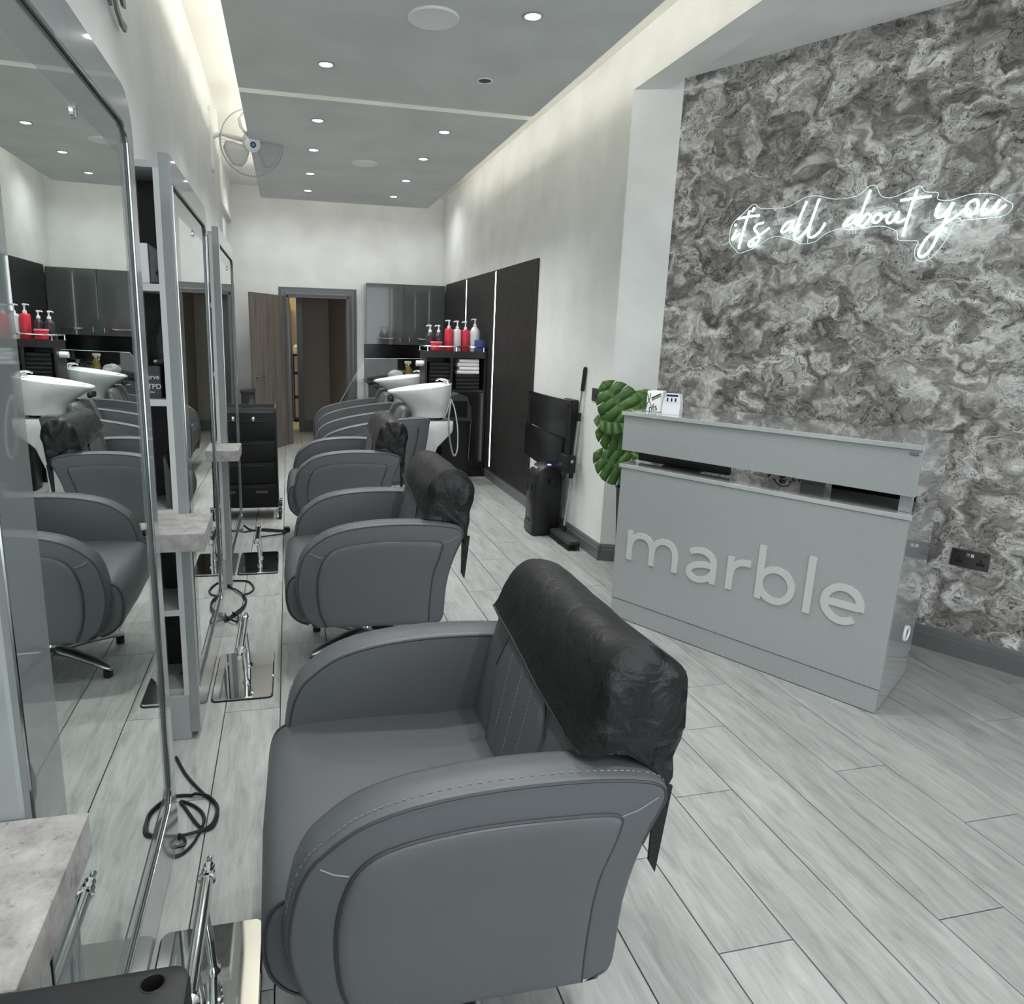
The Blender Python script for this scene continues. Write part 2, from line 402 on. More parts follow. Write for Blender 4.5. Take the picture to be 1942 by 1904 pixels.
# front wall with the shop window (behind the camera)
bm = BX(-.7, -.3, -1.62, -1.5, 0, ZC); box(bm, 4.4, 5.7, -1.62, -1.5, 0, ZC); box(bm, -.3, 4.4, -1.62, -1.5, 0, .35); box(bm, -.3, 4.4, -1.62, -1.5, 2.85, ZC)
struct('wall_front', bm, M_wall, smooth=False)
bm = BX(-.3, 4.4, -1.6, -1.54, .35, .40); box(bm, -.3, 4.4, -1.6, -1.54, 2.80, 2.85)
for x in (-.3, 1.25, 2.8, 4.35): box(bm, x, x + .05, -1.6, -1.54, .35, 2.85)
w1 = struct('window_1', bm, M_dark, smooth=False)
obj('window_pane', BX(-.25, 4.35, -1.575, -1.567, .4, 2.8), M_glass, w1, smooth=False)

# skirting boards: moulded profile
def skirt(name, a, b, nrm, h=.116, th=.018):
    a, b = Vector(a), Vector(b); nrm = Vector(nrm)
    prof = [(0, 0), (th, 0), (th, h * .68), (th * .75, h * .72), (th * .75, h * .86), (th * .45, h * .96), (th * .3, h), (0, h)]
    bm = loft(B(), [[p + nrm * d + Vector((0, 0, z)) for d, z in prof] for p in (a, b)])
    return struct(name, bm, M_skirt, angle=25)
skirt('baseboard_right', (WX, 4.31, 0), (WX, YB, 0), (-1, 0, 0))
skirt('baseboard_pillar', (WX - .015, 4.335, 0), (2.345, 4.222, 0), (-.35, -.94, 0))
skirt('baseboard_bay', wp(2.66, 4.04, 0), wp(-3.5, 4.04, 0), -Wn)
skirt('baseboard_left', (LX, -1.5, 0), (LX, 6.75, 0), (1, 0, 0))
skirt('baseboard_back', (-.7, YB, 0), (DX0 - .1, YB, 0), (0, -1, 0))

# ---- doorway: architrave, leaf, hallway
def arch(bm, x0, x1, z1, y, w=.105):
    prof = [(0, 0), (0, -.018), (.02, -.024), (.035, -.018), (.07, -.02), (.085, -.014), (.1, -.012), (.105, 0)]
    path = [((x0, 0), (-1, 0)), ((x0, z1), (-1, 1)), ((x1, z1), (1, 1)), ((x1, 0), (1, 0))]
    loft(bm, [[(p[0] + d[0] * w_, y + dy, p[1] + d[1] * w_) for w_, dy in prof] for p, d in path])
bm = B(); arch(bm, DX0 + .0, DX1 - .0, DZ, YB)
fr_ = struct('door_1', bm, M_skirt, angle=25)
bm = BX(DX0 - .0, DX0 + .022, YB - .012, YB + .14, 0, DZ); box(bm, DX1 - .022, DX1, YB - .012, YB + .14, 0, DZ); box(bm, DX0, DX1, YB - .012, YB + .14, DZ - .022, DZ)
box(bm, DX0 + .022, DX0 + .034, YB + .05, YB + .08, 0, DZ); box(bm, DX1 - .034, DX1 - .022, YB + .05, YB + .08, 0, DZ)
obj('door_lining', bm, M_skirt, fr_, smooth=False)
leaf = obj('door_2', BX(0, .775, -.02, .02, .006, 1.945, bev=.002, seg=1), M_wood, kind='structure', smooth=False)
leaf.location = (-.048, YB - .045, 0); leaf.rotation_euler = (0, 0, math.atan2(-.87, -.50))
bm = B()
for sy in (-1, 1):
    lathe(bm, [(.0, 0), (.024, .0), (.024, sy * .008), (.0, sy * .01)], 16, (.715, sy * .02, .945), 'y')
    tube(bm, [(.715, sy * .02, .945), (.715, sy * .062, .945), (.70, sy * .068, .945), (.60, sy * .066, .945)], .009, 8)
obj('door_handle', bm, M_steel, leaf)
bm = B(); 
for z in (.25, 1.0, 1.75): tube(bm, [(-.006, 0, z), (-.006, 0, z + .09)], .007, 8)
obj('hinge', bm, M_steel, leaf)
# hallway beyond
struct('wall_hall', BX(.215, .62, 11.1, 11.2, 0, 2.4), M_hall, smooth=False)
struct('wall_hall_right', slab(B(), [(.60, 11.12), (.93, 9.9), (1.05, 9.9), (.72, 11.2)], [(0, 0), (2.4, 0)], XY), mat('taupe_paint_shaded', (.22, .205, .185), .7), smooth=False)  # side wall's shade put into a darker copy of the hall paint
bm = BX(.205, .615, 11.08, 11.1, 0, .16); struct('baseboard_hall', bm, M_skirt, smooth=False)
struct('trim_5', BX(.13, .215, 11.02, 11.2, 0, 2.4), M_skirt, smooth=False)
struct('wall_hall_left', BX(-.62, -.5, 9.9, 13.1, 0, 2.4), M_cream, smooth=False)
struct('wall_hall_end', BX(-.6, .7, 12.9, 13.0, 0, 2.4), M_cream, smooth=False)
struct('floor_store', BX(-.6, .7, 11.25, 13, -.012, .004), M_yellow, smooth=False)
struct('ceiling_hall', BX(-.7, 1.3, 9.9, 13.1, 2.4, 2.45), M_hall, smooth=False)
area('storeroom_lamp', (-.1, 12.0, 2.35), (-.1, 12.0, 0), .4, .4, 9, (1, .82, .5))
u = thing('store_cupboard', 'tall brown cupboard in the lit room beyond the doorway', 'cupboard', (-.06, 12.55, 0))
obj('body', BX(-.3, .12, -.2, .2, .05, 1.95, bev=.004), mat('brown_wood', (.17, .10, .05), .5), u)
obj('door', BX(-.28, .10, -.222, -.203, .08, 1.92, bev=.003), mat('brown_wood_door', (.2, .12, .06), .45), u)
obj('plinth', BX(-.29, .11, -.18, .19, .004, .05), M_black, u)
u = thing('store_shelf', 'black shelf in the lit room, right of the brown cupboard', 'shelf', (.11, 12.35, 0))
for z in (.02, .4, .8, 1.1): obj('board', BX(-.04, .14, -.15, .15, z, z + .03), M_black, u, smooth=False)
bm = BX(-.04, -.02, -.15, .15, .004, 1.13); box(bm, .12, .14, -.15, .15, .004, 1.13); obj('side', bm, M_black, u, smooth=False)
o = obj('jar', lathe(B(), [(.0, 0), (.05, 0), (.055, .02), (.05, .12), (.03, .14), (.03, .16), (0, .16)], 16), M_white); o.location = (.13, 12.3, 1.131)
tag(o, 'small white jar on the black shelf in the lit room', 'jar')

# ================================================================== CEILING FITTINGS
def downlight(x, y, lab, lit=True, power=SPOT_W):
    r = thing('downlight', lab, 'light', (x, y, ZP), 'recessed downlights in the grey ceiling rafts')
    obj('ring', lathe(B(), [(.036, .001), (.047, -.0005), (.047, -.004), (.042, -.006), (.036, -.004), (.034, .0)], 24), M_steel if lit else M_white, r)
    obj('lamp', lathe(B(), [(.0, -.0015), (.035, -.0015), (.035, -.003), (0, -.0035)], 20), M_spot if lit else M_dark, r)
    if lit:
        d = bpy.data.lights.new('downlight_beam', 'SPOT'); d.energy = power; d.spot_size = radians(125); d.spot_blend = .9; d.shadow_soft_size = .035; d.color = (.985, 1, .975)
        o = bpy.data.objects.new('downlight_beam', d); COL.objects.link(o); o.location = (x, y, ZP - .012)
rowname = ['first', 'second', 'third', 'fourth']
for k, y in enumerate((5.33, 6.15, 7.03, 7.85)):
    downlight(.24, y, f'lit downlight, {rowname[k]} of the left row on the far ceiling raft counted from the gap')
    downlight(1.12, y, f'lit downlight, {rowname[k]} of the right row on the far ceiling raft counted from the gap')
downlight(.241, 4.27, 'lit downlight on the near ceiling raft, left side just before the gap')
downlight(1.11, 3.40, 'lit downlight on the near ceiling raft, right of the large round speaker')
downlight(1.12, 4.25, 'unlit downlight on the near ceiling raft, close to the right end of the gap', lit=False)
# two more lamps of the same grid above and behind the camera light the front of the room
for x, y in ((.24, 2.5), (1.11, 2.5), (.24, .9), (1.11, .9), (.24, -.6), (1.11, -.6)):
    d = bpy.data.lights.new('downlight_beam', 'SPOT'); d.energy = SPOT_W; d.spot_size = radians(125); d.spot_blend = .9; d.shadow_soft_size = .035; d.color = (.985, 1, .975)
    o = bpy.data.objects.new('downlight_beam', d); COL.objects.link(o); o.location = (x, y, ZP - .012)
# unseen lamps added behind the far raft to brighten the back wall
for x, y in ((-.2, 9.0), (.7, 9.0), (1.6, 9.0)):
    d = bpy.data.lights.new('rear_fill', 'SPOT'); d.energy = 22; d.spot_size = radians(150); d.spot_blend = .9; d.shadow_soft_size = .06; d.color = (.98, .99, 1)
    o = bpy.data.objects.new('rear_fill', d); COL.objects.link(o); o.location = (x, y, ZC - .03)
for x, y, r, lab in ((.684, 3.54, .118, 'round white ceiling speaker on the near ceiling raft'), (.676, 6.457, .105, 'round white ceiling speaker on the far ceiling raft')):
    s = thing('ceiling_speaker', lab, 'speaker', (x, y, ZP))
    obj('rim', lathe(B(), [(r - .012, 0), (r, 0), (r, -.006), (r - .004, -.010), (r - .012, -.009)], 40), M_white, s)
    obj('grille', lathe(B(), [(0, -.001), (r - .011, -.001), (r - .011, -.008), (0, -.009)], 40), mat('speaker_grille', (.36, .37, .38), .7), s)

# ================================================================== STYLING STATIONS
ST_L = 1.05
def station(y0, idx, lab):
    s = thing('styling_station', lab, 'styling station', (-.36, y0, 0), 'mirror stations along the left wall')
    s.rotation_euler = (0, .008, 0)
    # local: x toward the room, y along the wall
    D = -.148
    bm = BX(D, -.034, .25, ST_L - .03, .18, 1.99)            # closed body behind the mirror
    box(bm, D, -.034, .018, .25, .18, .20); box(bm, D, -.034, .0, .25, 1.985, 2.005)
    obj('body', bm, M_silver, s, smooth=False)
    bm = BX(-.052, -.034, 0, .25, .18, 1.985); box(bm, D, D + .008, 0, .25, .18, 1.985)
    obj('side_panel', bm, M_shelfwhite, s, smooth=False)
    obj('back_panel', BX(D + .008, -.052, .232, .249, .2, 1.985), M_black, s, smooth=False)
    for z in (.505, .875, 1.255, 1.625):
        obj('shelf', BX(D + .008, -.052, .0, .232, z - .01, z + .012), M_shelfwhite, s, smooth=False)
    obj('kickboard', BX(D, -.0345, .001, ST_L - .05, .0, .179, bev=.002, seg=1), M_silver, s, smooth=False)
    # frame: rounded top corner on the far side, thick board
    z0, z1 = .03, 2.03
    out = [(0.0, z0), (ST_L - .03, z0)] + [(ST_L - .03 + .03 * sin(a), z0 + .03 - .03 * cos(a)) for a in (pi / 4, pi / 2)]
    out += [(ST_L - .10 + .10 * cos(a), z1 - .10 + .10 * sin(a)) for a in [pi / 2 * k / 6 for k in range(7)]] + [(0.0, z1)]
    def inner(d0, d1, zt, zb, r):
        return [(d0, zb), (ST_L - d1 - r, zb)] + [(ST_L - d1 - r + r * sin(a), zb + r - r * cos(a)) for a in (pi / 8, pi / 4, 3 * pi / 8, pi / 2)] + \
               [(ST_L - d1 - r + r * cos(a), zt - r + r * sin(a)) for a in [pi / 2 * k / 6 for k in range(7)]] + [(d0, zt)]
    i1 = inner(.030, .072, 1.945, .195, .05)
    # outline and opening share the vertex count, so the frame is lofted as a ring
    n1 = len(i1)
    def resample(p, n):
        L = [0]
        for a, b in zip(p, p[1:] + p[:1]): L.append(L[-1] + hypot(a[0] - b[0], a[1] - b[1]))
        return L
    o2 = [(0.0, z0), (ST_L - .03, z0)] + [(ST_L - .03 + .03 * sin(a), z0 + .03 - .03 * cos(a)) for a in (pi / 8, pi / 4, 3 * pi / 8, pi / 2)]
    o2 += [(ST_L - .10 + .10 * cos(a), z1 - .10 + .10 * sin(a)) for a in [pi / 2 * k / 6 for k in range(7)]] + [(0.0, z1)]
    ring = lambda pts, x: [(x, p[0], p[1]) for p in pts]
    bm = loft(B(), [ring(o2, -.034), ring(inset2(o2, .0), -.004), ring(inset2(o2, .004), 0), ring(inset2(i1, -.004), .0), ring(i1, -.003), ring(i1, -.034), ring(o2, -.034)], False, False)
    bmesh.ops.remove_doubles(bm, verts=bm.verts[:], dist=1e-5)
    obj('mirror_frame', bm, M_frame, s, angle=30)
    tube_pts = [(-.001, p[0], p[1]) for p in inset2(i1, .0025)]
    obj('mirror_trim', tube(B(), tube_pts, .0034, 8, closed=True), M_trim, s)
    i2 = [(p[0], p[1]) for p in inset2(i1, .004)]
    i3 = inner(.175, .072 + .07, 1.945 - .075, .195 + .075, .03)
    bm = loft(B(), [ring(i2, -.006), ring(i3, -.006)], False, False)
    obj('mirror_border', bm, M_band, s, smooth=False)
    bm = B(); bm.faces.new([bm.verts.new(p) for p in ring(i3, -.006)])
    obj('mirror_glass', bm, M_mirror, s, smooth=False)
    obj('mirror_clip', lathe(B(), [(0, .0), (.013, .0), (.013, .003), (.010, .005), (0, .0055)], 20, (-.006, .555, 1.862), 'x'), M_chrome, s)
    # stone-effect ledge on the near side
    obj('ledge', BX(-.15, .078, -.268, -.002, .815, .874, bev=.0015, seg=1), M_stone, s, smooth=False)
    bm = BX(-.13, -.02, -.07, -.004, .795, .814); 
    for x in (-.11, -.07, -.04): lathe(bm, [(0, 0), (.008, 0), (.008, -.012), (0, -.014)], 10, (x, -.05, .800))
    obj('ledge_bracket', bm, M_chrome, s)
    return s
station(.90, 0, 'nearest tall silver mirror station, cut by the left edge of the photo')
station(2.52, 1, 'middle tall silver mirror station with a white box and hairdryer in its side shelves')
station(4.14, 2, 'farthest tall silver mirror station, in front of the black drawer trolley')

# things on the side shelves of the middle station (floors at .887, 1.267, 1.637)
def shelf_x(z): return -.36 + .008 * z
o = obj('white_box', BX(-.052, -.008, -.08, .08, 0, .125, bev=.002, seg=1), M_cardw, smooth=False); o.location = (-.425, 2.64, 1.640)
tag(o, 'white carton on the upper side shelf of the middle station', 'box')
b = thing('folded_gown', 'dark folded nylon gown beside the white carton', 'gown', (-.40, 2.65, 1.640))
bm = slab(B(), [(-.03, 0), (.022, 0), (.022, .07), (.008, .10), (-.03, .125)], [(-.1, .004), (-.09, 0), (.07, 0), (.08, .004)], XZ); obj('cloth', bm, mat('grey_nylon', (.09, .09, .095), .45), b)
obj('strap', tube(B(), [(-.01, -.102, .03), (.005, -.104, .045), (.02, -.102, .05)], .005, 6), M_black, b)
b = thing('hair_dryer', 'black hairdryer standing on the middle side shelf with its cord looped up', 'hairdryer', (-.40, 2.62, 1.267))
bm = tube(B(), catmull([(-.022, 0, .21), (-.015, 0, .235), (.0, 0, .245), (.012, 0, .23), (.016, 0, .2)], 4), [.02] * 17, 10); tube(bm, [(-.025, 0, .21), (-.02, 0, .15), (-.012, 0, .12)], [.026, .03, .024], 12)
obj('body', bm, M_black, b); obj('handle', tube(B(), [(.0, 0, .20), (.008, 0, .16), (.012, 0, .125)], .013, 10), M_black, b)
obj('cord', tube(B(), catmull([(.012, 0, .125), (.02, .02, .16), (.004, .03, .24), (-.004, .0, .30), (.012, .01, .342)], 6), .004, 6), M_cable, b)
b = thing('product_box', 'dark grey product box with white print on the lower middle side shelf', 'box', (-.425, 2.63, .887 + .38))
obj('carton', BX(-.052, .004, -.075, .06, .0, .108, bev=.0015, seg=1), M_dark, b, smooth=False)
for txt, z, sz in (('curve', .072, .022), ('TTPD', .04, .024), ('line', .022, .010)):
    me = text_mesh(txt, sz, .0003); o = link('print', me, M_text, b, (-.024, -.0755, z)); o.rotation_euler = (radians(90), 0, 0)
for q in b.children:
    if q.name.startswith('carton'): pass
b2 = thing('styling_iron', 'small grey crimping iron lying on top of the dark product box', 'styling iron', (-.405, 2.60, 1.3755))
obj('barrel', tube(B(), catmull([(-.03, 0, .012), (-.01, 0, .014), (.008, 0, .03), (.0, 0, .045), (-.016, 0, .04)], 4), .0115, 8), M_dark, b2); obj('tip', tube(B(), [(-.04, 0, .012), (-.03, 0, .012)], .008, 8), M_steel, b2)
b = thing('folder', 'black ring folder leaning on the lower side shelf of the middle station', 'folder', (-.40, 2.62, .888))
bm = B(); v_ = [(-.028, -.08, .0), (.02, -.08, .0), (-.02, -.08, .175), (-.028, -.08, .185)]
loft(bm, [[(x, y + dy, z) for x, y, z in v_] for dy in (0, .16)]); obj('cover', bm, M_dark, b, smooth=False)
obj('sheet', BX(-.006, .002, -.07, .07, .004, .11), M_black, b, smooth=False)
o = obj('coiled_cord', tube(B(), catmull([(-.02, 0, .004), (.016, .01, .03), (.012, .01, .12), (-.02, .01, .19), (-.03, 0, .21)], 6), .004, 6), M_cable); o.location = (-.42, 2.64, .205); tag(o, 'black cord hanging in the lowest side opening of the middle station', 'cord')
o = obj('spray_bottle', lathe(B(), [(0, 0), (.02, 0), (.022, .01), (.022, .11), (.01, .13), (.009, .16), (0, .16)], 16), M_black); o.location = (-.395, 4.24, 1.267); tag(o, 'black bottle on the middle side shelf of the farthest station', 'bottle')

# ================================================================== FOOTRESTS and cables
def footrest(y, lab):
    r = thing('footrest', lab, 'footrest', (-.229, y, 0), 'chrome footrests below the mirrors')
    bm = slab(B(), roundrect(-.123, .123, -.22, .22, .022), [(0, .003), (.004, 0), (.010, 0), (.013, .003)], XY)
    obj('base_plate', bm, mat('polished_steel_plate', (.80, .80, .79), .04, 1.0), r)
    obj('rubber_edge', slab(B(), roundrect(-.125, .125, -.222, .222, .024), [(0, 0), (.006, 0)], XY), M_black, r)
    for s in (-1, 1):
        obj('leg', tube(B(), [(.012, s * .085, .012), (.008, s * .085, .10), (.0, s * .085, .196)], [.0105, .0105, .0105], 10), M_chrome, r)
        obj('foot_collar', lathe(B(), [(.0, .012), (.018, .012), (.018, .018), (.011, .026), (0, .026)], 14, (.012, s * .085, 0)), M_chrome, r)
    prof = [(r_ * 1.28, h_) for r_, h_ in [(.0, -.235), (.007, -.235), (.006, -.215), (.011, -.206), (.006, -.197), (.013, -.187), (.007, -.176), (.016, -.168), (.016, -.160), (.012, -.158), (.012, .158), (.016, .160), (.016, .168), (.007, .176), (.013, .187), (.006, .197), (.011, .206), (.006, .215), (.007, .235), (0, .235)]]
    obj('crossbar', lathe(B(), prof, 16, (0, 0, .20), 'y'), M_chrome, r)
    return r
footrest(1.38, 'nearest chrome footrest with a polished plate, at the bottom edge by the near chair')
footrest(3.00, 'middle chrome footrest whose polished plate reflects the bright window')
footrest(4.60, 'farthest chrome footrest below the last mirror')
def cable(paths, lab, r=.0045):
    bm = B()
    for k, p in enumerate(paths):
        tube(bm, [Vector((q.x, q.y, r + .001 + (.006 * k if .15 < i / max(1, len(p) * 6) < .85 else 0))) for i, q in enumerate(catmull([(x, y, 0) for x, y in p], 6))], r, 6)
    return tag(obj('power_cable', bm, M_cable), lab, 'cable')
cable([[(-.433, 2.40), (-.38, 2.276), (-.306, 2.153), (-.268, 2.097), (-.26, 2.045), (-.267, 1.997), (-.291, 1.984), (-.32, 2.02), (-.363, 2.102), (-.382, 2.139), (-.342, 2.112), (-.311, 2.073), (-.298, 2.03), (-.304, 1.983), (-.319, 1.927), (-.341, 1.892), (-.363, 1.882)],
       [(-.40, 2.171), (-.36, 2.166), (-.305, 2.148), (-.271, 2.103), (-.262, 2.059), (-.275, 1.994), (-.319, 1.969), (-.37, 1.96)], [(-.38, 1.967), (-.361, 1.96), (-.342, 1.932), (-.342, 1.912), (-.367, 1.905)]],
      'tangled black cable on the floor at the foot of the nearest mirror', .005)
cable([[(-.424, 4.324), (-.371, 4.27), (-.281, 4.24), (-.241, 4.117), (-.261, 4.036), (-.296, 4.001), (-.273, 3.904), (-.284, 3.781), (-.329, 3.682), (-.371, 3.621)], [(-.414, 4.203), (-.35, 4.106), (-.286, 3.972), (-.274, 3.854), (-.323, 3.716), (-.367, 3.632)], [(-.376, 3.737), (-.352, 3.652), (-.302, 3.587), (-.301, 3.666), (-.332, 3.717)]],
      'looped black cable on the floor at the foot of the middle mirror', .0055)
c_ = cable([[(-.376, 5.551), (-.317, 5.421), (-.218, 5.383), (-.069, 5.338), (-.05, 5.374)], [(-.375, 5.359), (-.256, 5.412), (-.131, 5.371), (-.062, 5.328), (-.093, 5.249), (-.236, 5.194)]], 'black cable with a plug end on the floor by the trolley castor', .006)
obj('plug', lathe(B(), [(0, 0), (.022, 0), (.026, .015), (.02, .035), (0, .038)], 14, (-.05, 5.36, .001)), M_cable, c_)

# ================================================================== SALON CHAIRS
CW = .76
OUT = [(.117, .258), (.078, .269), (.038, .304), (.013, .365), (.001, .433), (.004, .491), (.018, .557), (.041, .603), (.066, .628), (.118, .666), (.185, .691), (.276, .707), (.39, .714), (.507, .712), (.602, .704), (.674, .692), (.712, .676), (.722, .655), (.719, .631), (.696, .582), (.669, .509), (.649, .419), (.641, .312), (.636, .272), (.622, .252), (.60, .246), (.57, .246)]
INN = [(.125, .262), (.098, .329), (.088, .409), (.09, .477), (.104, .538), (.13, .585), (.18, .616), (.275, .633), (.39, .638), (.508, .634), (.598, .627), (.624, .617), (.625, .6), (.614, .561), (.591, .498), (.578, .428), (.57, .317), (.568, .250)]
OUTC = [(p.x, p.y) for p in catmull([(x, z, 0) for x, z in OUT], 2, closed=True)]
INNC = [(p.x, p.y) for p in catmull([(x, z, 0) for x, z in INN], 3)]
def armrest(parent, side):
    y0 = 0 if side < 0 else CW - .10
    sgn = 1 if side < 0 else -1; yo = 0 if side < 0 else CW
    prof = [(.0, .012), (.0015, .005), (.006, .001), (.014, 0), (.035, -.004), (.05, -.005), (.065, -.004), (.086, 0), (.094, .001), (.0985, .005), (.10, .012)]
    a = obj('armrest', slab(B(), OUTC, [(yo + sgn * d, i) for d, i in prof], XZ), M_leather, parent)
    for d in (.002, .098):
        line = inset2(OUTC, .0065)[:-14]
        obj('piping', tube(B(), [(p[0], yo + sgn * d, p[1]) for p in line], .0034, 6), M_pipe, a)
    obj('side_pad', slab(B(), INNC, [(yo + sgn * .004, 0), (yo - sgn * .004, .001), (yo - sgn * .008, .004), (yo - sgn * .0105, (.03,)), (yo - sgn * .012, (.08,)), (yo - sgn * .0125, (.2,))], XZ), M_leather2, a)
    obj('pad_groove', tube(B(), [(p[0], yo - sgn * .0008, p[1]) for p in INNC], .0045, 6), M_pipe, a)
    bm = tube(B(), [(.062, yo - sgn * .0005, .598), (.085, yo - sgn * .0015, .584), (.112, yo - sgn * .001, .575)], .0016, 5)
    tube(bm, [(.622, yo - sgn * .0005, .617), (.66, yo - sgn * .001, .628), (.70, yo - sgn * .0005, .65)], .0012, 5)
    obj('seam', bm, M_stitch, a)
    bm = B(); L = catmull([(x, z, 0) for x, z in OUTC[10:36]], 3); acc = 0; prev = L[0]
    for q in L[1:]:
        acc += (q - prev).length
        if acc > .0105:
            d_ = (q - prev).normalized(); nrm = Vector((-d_.y, d_.x, 0)); c0 = q - nrm * .0 
            acc = 0
            for yy in (yo + sgn * .021,):
                p = Vector((q.x, yy, q.y)); e = Vector((d_.x, 0, d_.y)) * .0035; off = Vector((-d_.y, 0, d_.x)) * (.0025 if True else 0)
                up_ = off if off.z > 0 or off.x < 0 else -off
                tube(bm, [p - e + up_ * 1.0, p + e + up_ * 1.0], .0009, 4)
        prev = q
    s_ = obj('stitching', bm, M_stitch, a, smooth=False)
    return a
SEAT = [(.57, .47), (.4, .484), (.2, .492), (.05, .49), (-.005, .480), (-.032, .455), (-.045, .41), (-.046, .36), (-.034, .31), (-.005, .272), (.035, .250), (.09, .243), (.2, .25), (.57, .27)]
def make_chair(lab):
    c = thing('salon_chair', lab, 'chair', (0, 0, 0), 'grey leather styling chairs facing the mirrors')
    SE = [(p.x, p.y) for p in catmull([(x, z, 0) for x, z in SEAT], 3, closed=True)]
    e0, e1 = .062, CW - .062
    s = obj('seat', slab(B(), SE, [(e0, .03), (e0 + .004, .016), (e0 + .014, .006), (e0 + .03, 0), (CW / 2, -.006), (e1 - .03, 0), (e1 - .014, .006), (e1 - .004, .016), (e1, .03)], XZ), M_leather, c)
    for yy in (e0 + .012, e1 - .012):
        obj('seat_piping', tube(B(), [(p[0], yy, p[1]) for p in inset2(SE, .004)[8:32]], .003, 6), M_pipe, s)
    armrest(c, -1); armrest(c, 1)
    BK = [(.505, .44), (.527, .60), (.562, .74), (.598, .85), (.622, .89), (.65, .905), (.69, .90), (.72, .87), (.728, .80), (.70, .62), (.665, .44), (.64, .30), (.60, .285), (.56, .32)]
    BKc = [(p.x, p.y) for p in catmull([(x, z, 0) for x, z in BK], 3, closed=True)]
    b0, b1 = .075, CW - .075
    b = obj('backrest', slab(B(), BKc, [(b0, .05), (b0 + .004, .028), (b0 + .014, .012), (b0 + .035, .002), (b0 + .07, 0), (CW / 2, .006), (b1 - .07, 0), (b1 - .035, .002), (b1 - .014, .012), (b1 - .004, .028), (b1, .05)], XZ), M_leather, c)
    # raised centre panel with three lines of stitching, on the sloping front face
    A0 = Vector((.514, 0, .50)); dirn = Vector((.050, 0, .25)).normalized(); nrm = Vector((-dirn.z, 0, dirn.x))
    def on(y, h, d): p = A0 + dirn * h + nrm * d; return (p.x, y, p.z)
    m_ = CW / 2
    hexa = [(m_ - .13, -.03), (m_ + .13, -.03), (m_ + .175, .17), (m_ + .12, .295), (m_ - .12, .295), (m_ - .175, .17)]
    hx = [(p.x, p.y) for p in catmull([(a, b_, 0) for a, b_ in hexa], 1, closed=True)]
    obj('centre_panel', slab(B(), hx, [(-.012, -.004), (.006, 0), (.011, .006), (.013, .03)], on), M_leather2, b)
    obj('panel_groove', tube(B(), [on(a, h, .008) for a, h in hexa[2:] ], .004, 6), M_pipe, b)
    bm = B()
    for k in (-1, 0, 1):
        yy = m_ + k * .075
        for i in range(24):
            h = .0 + i * .0105; tube(bm, [on(yy + h * .0, h, .0135), on(yy, h + .006, .0135)], .0011, 4)
    for i in range(34):
        h = -.03 + i * .0125
        tube(bm, [on(b0 + .028, h, -.006), on(b0 + .028, h + .0075, -.006)], .0013, 4)
    obj('back_stitching', bm, M_stitch, b, smooth=False, kind='stuff')
    # base
    p = obj('pedestal', lathe(B(), [(0, .05), (.04, .05), (.042, .075), (.032, .085), (.032, .16), (.022, .165), (.022, .26), (0, .26)], 20, (.33, CW / 2, 0)), M_chrome, c)
    obj('seat_plate', BX(.2, .46, CW / 2 - .12, CW / 2 + .12, .235, .262, bev=.004), M_black, c)
    for k in range(5):
        a = radians(212 + 72 * k); d = Vector((cos(a), sin(a), 0)); o0 = Vector((.33, CW / 2, 0))
        rings = []
        for tt, w_, h_, zc in ((.0, .034, .022, .075), (.12, .029, .019, .073), (.25, .023, .015, .058), (.305, .02, .013, .046), (.322, .011, .01, .042)):
            n_ = Vector((-d.y, d.x, 0)); cc = o0 + d * tt + Vector((0, 0, zc))
            rings.append([cc + n_ * (w_ * cos(q)) + Vector((0, 0, h_ * sin(q))) for q in [2 * pi * i / 12 for i in range(12)]])
        l = obj('base_leg', loft(B(), rings), M_steel, c)
        obj('glide', lathe(B(), [(0, .0), (.017, .0), (.02, .006), (.019, .032), (0, .034)], 14, tuple(o0 + d * .302)), M_black, l)
    return c
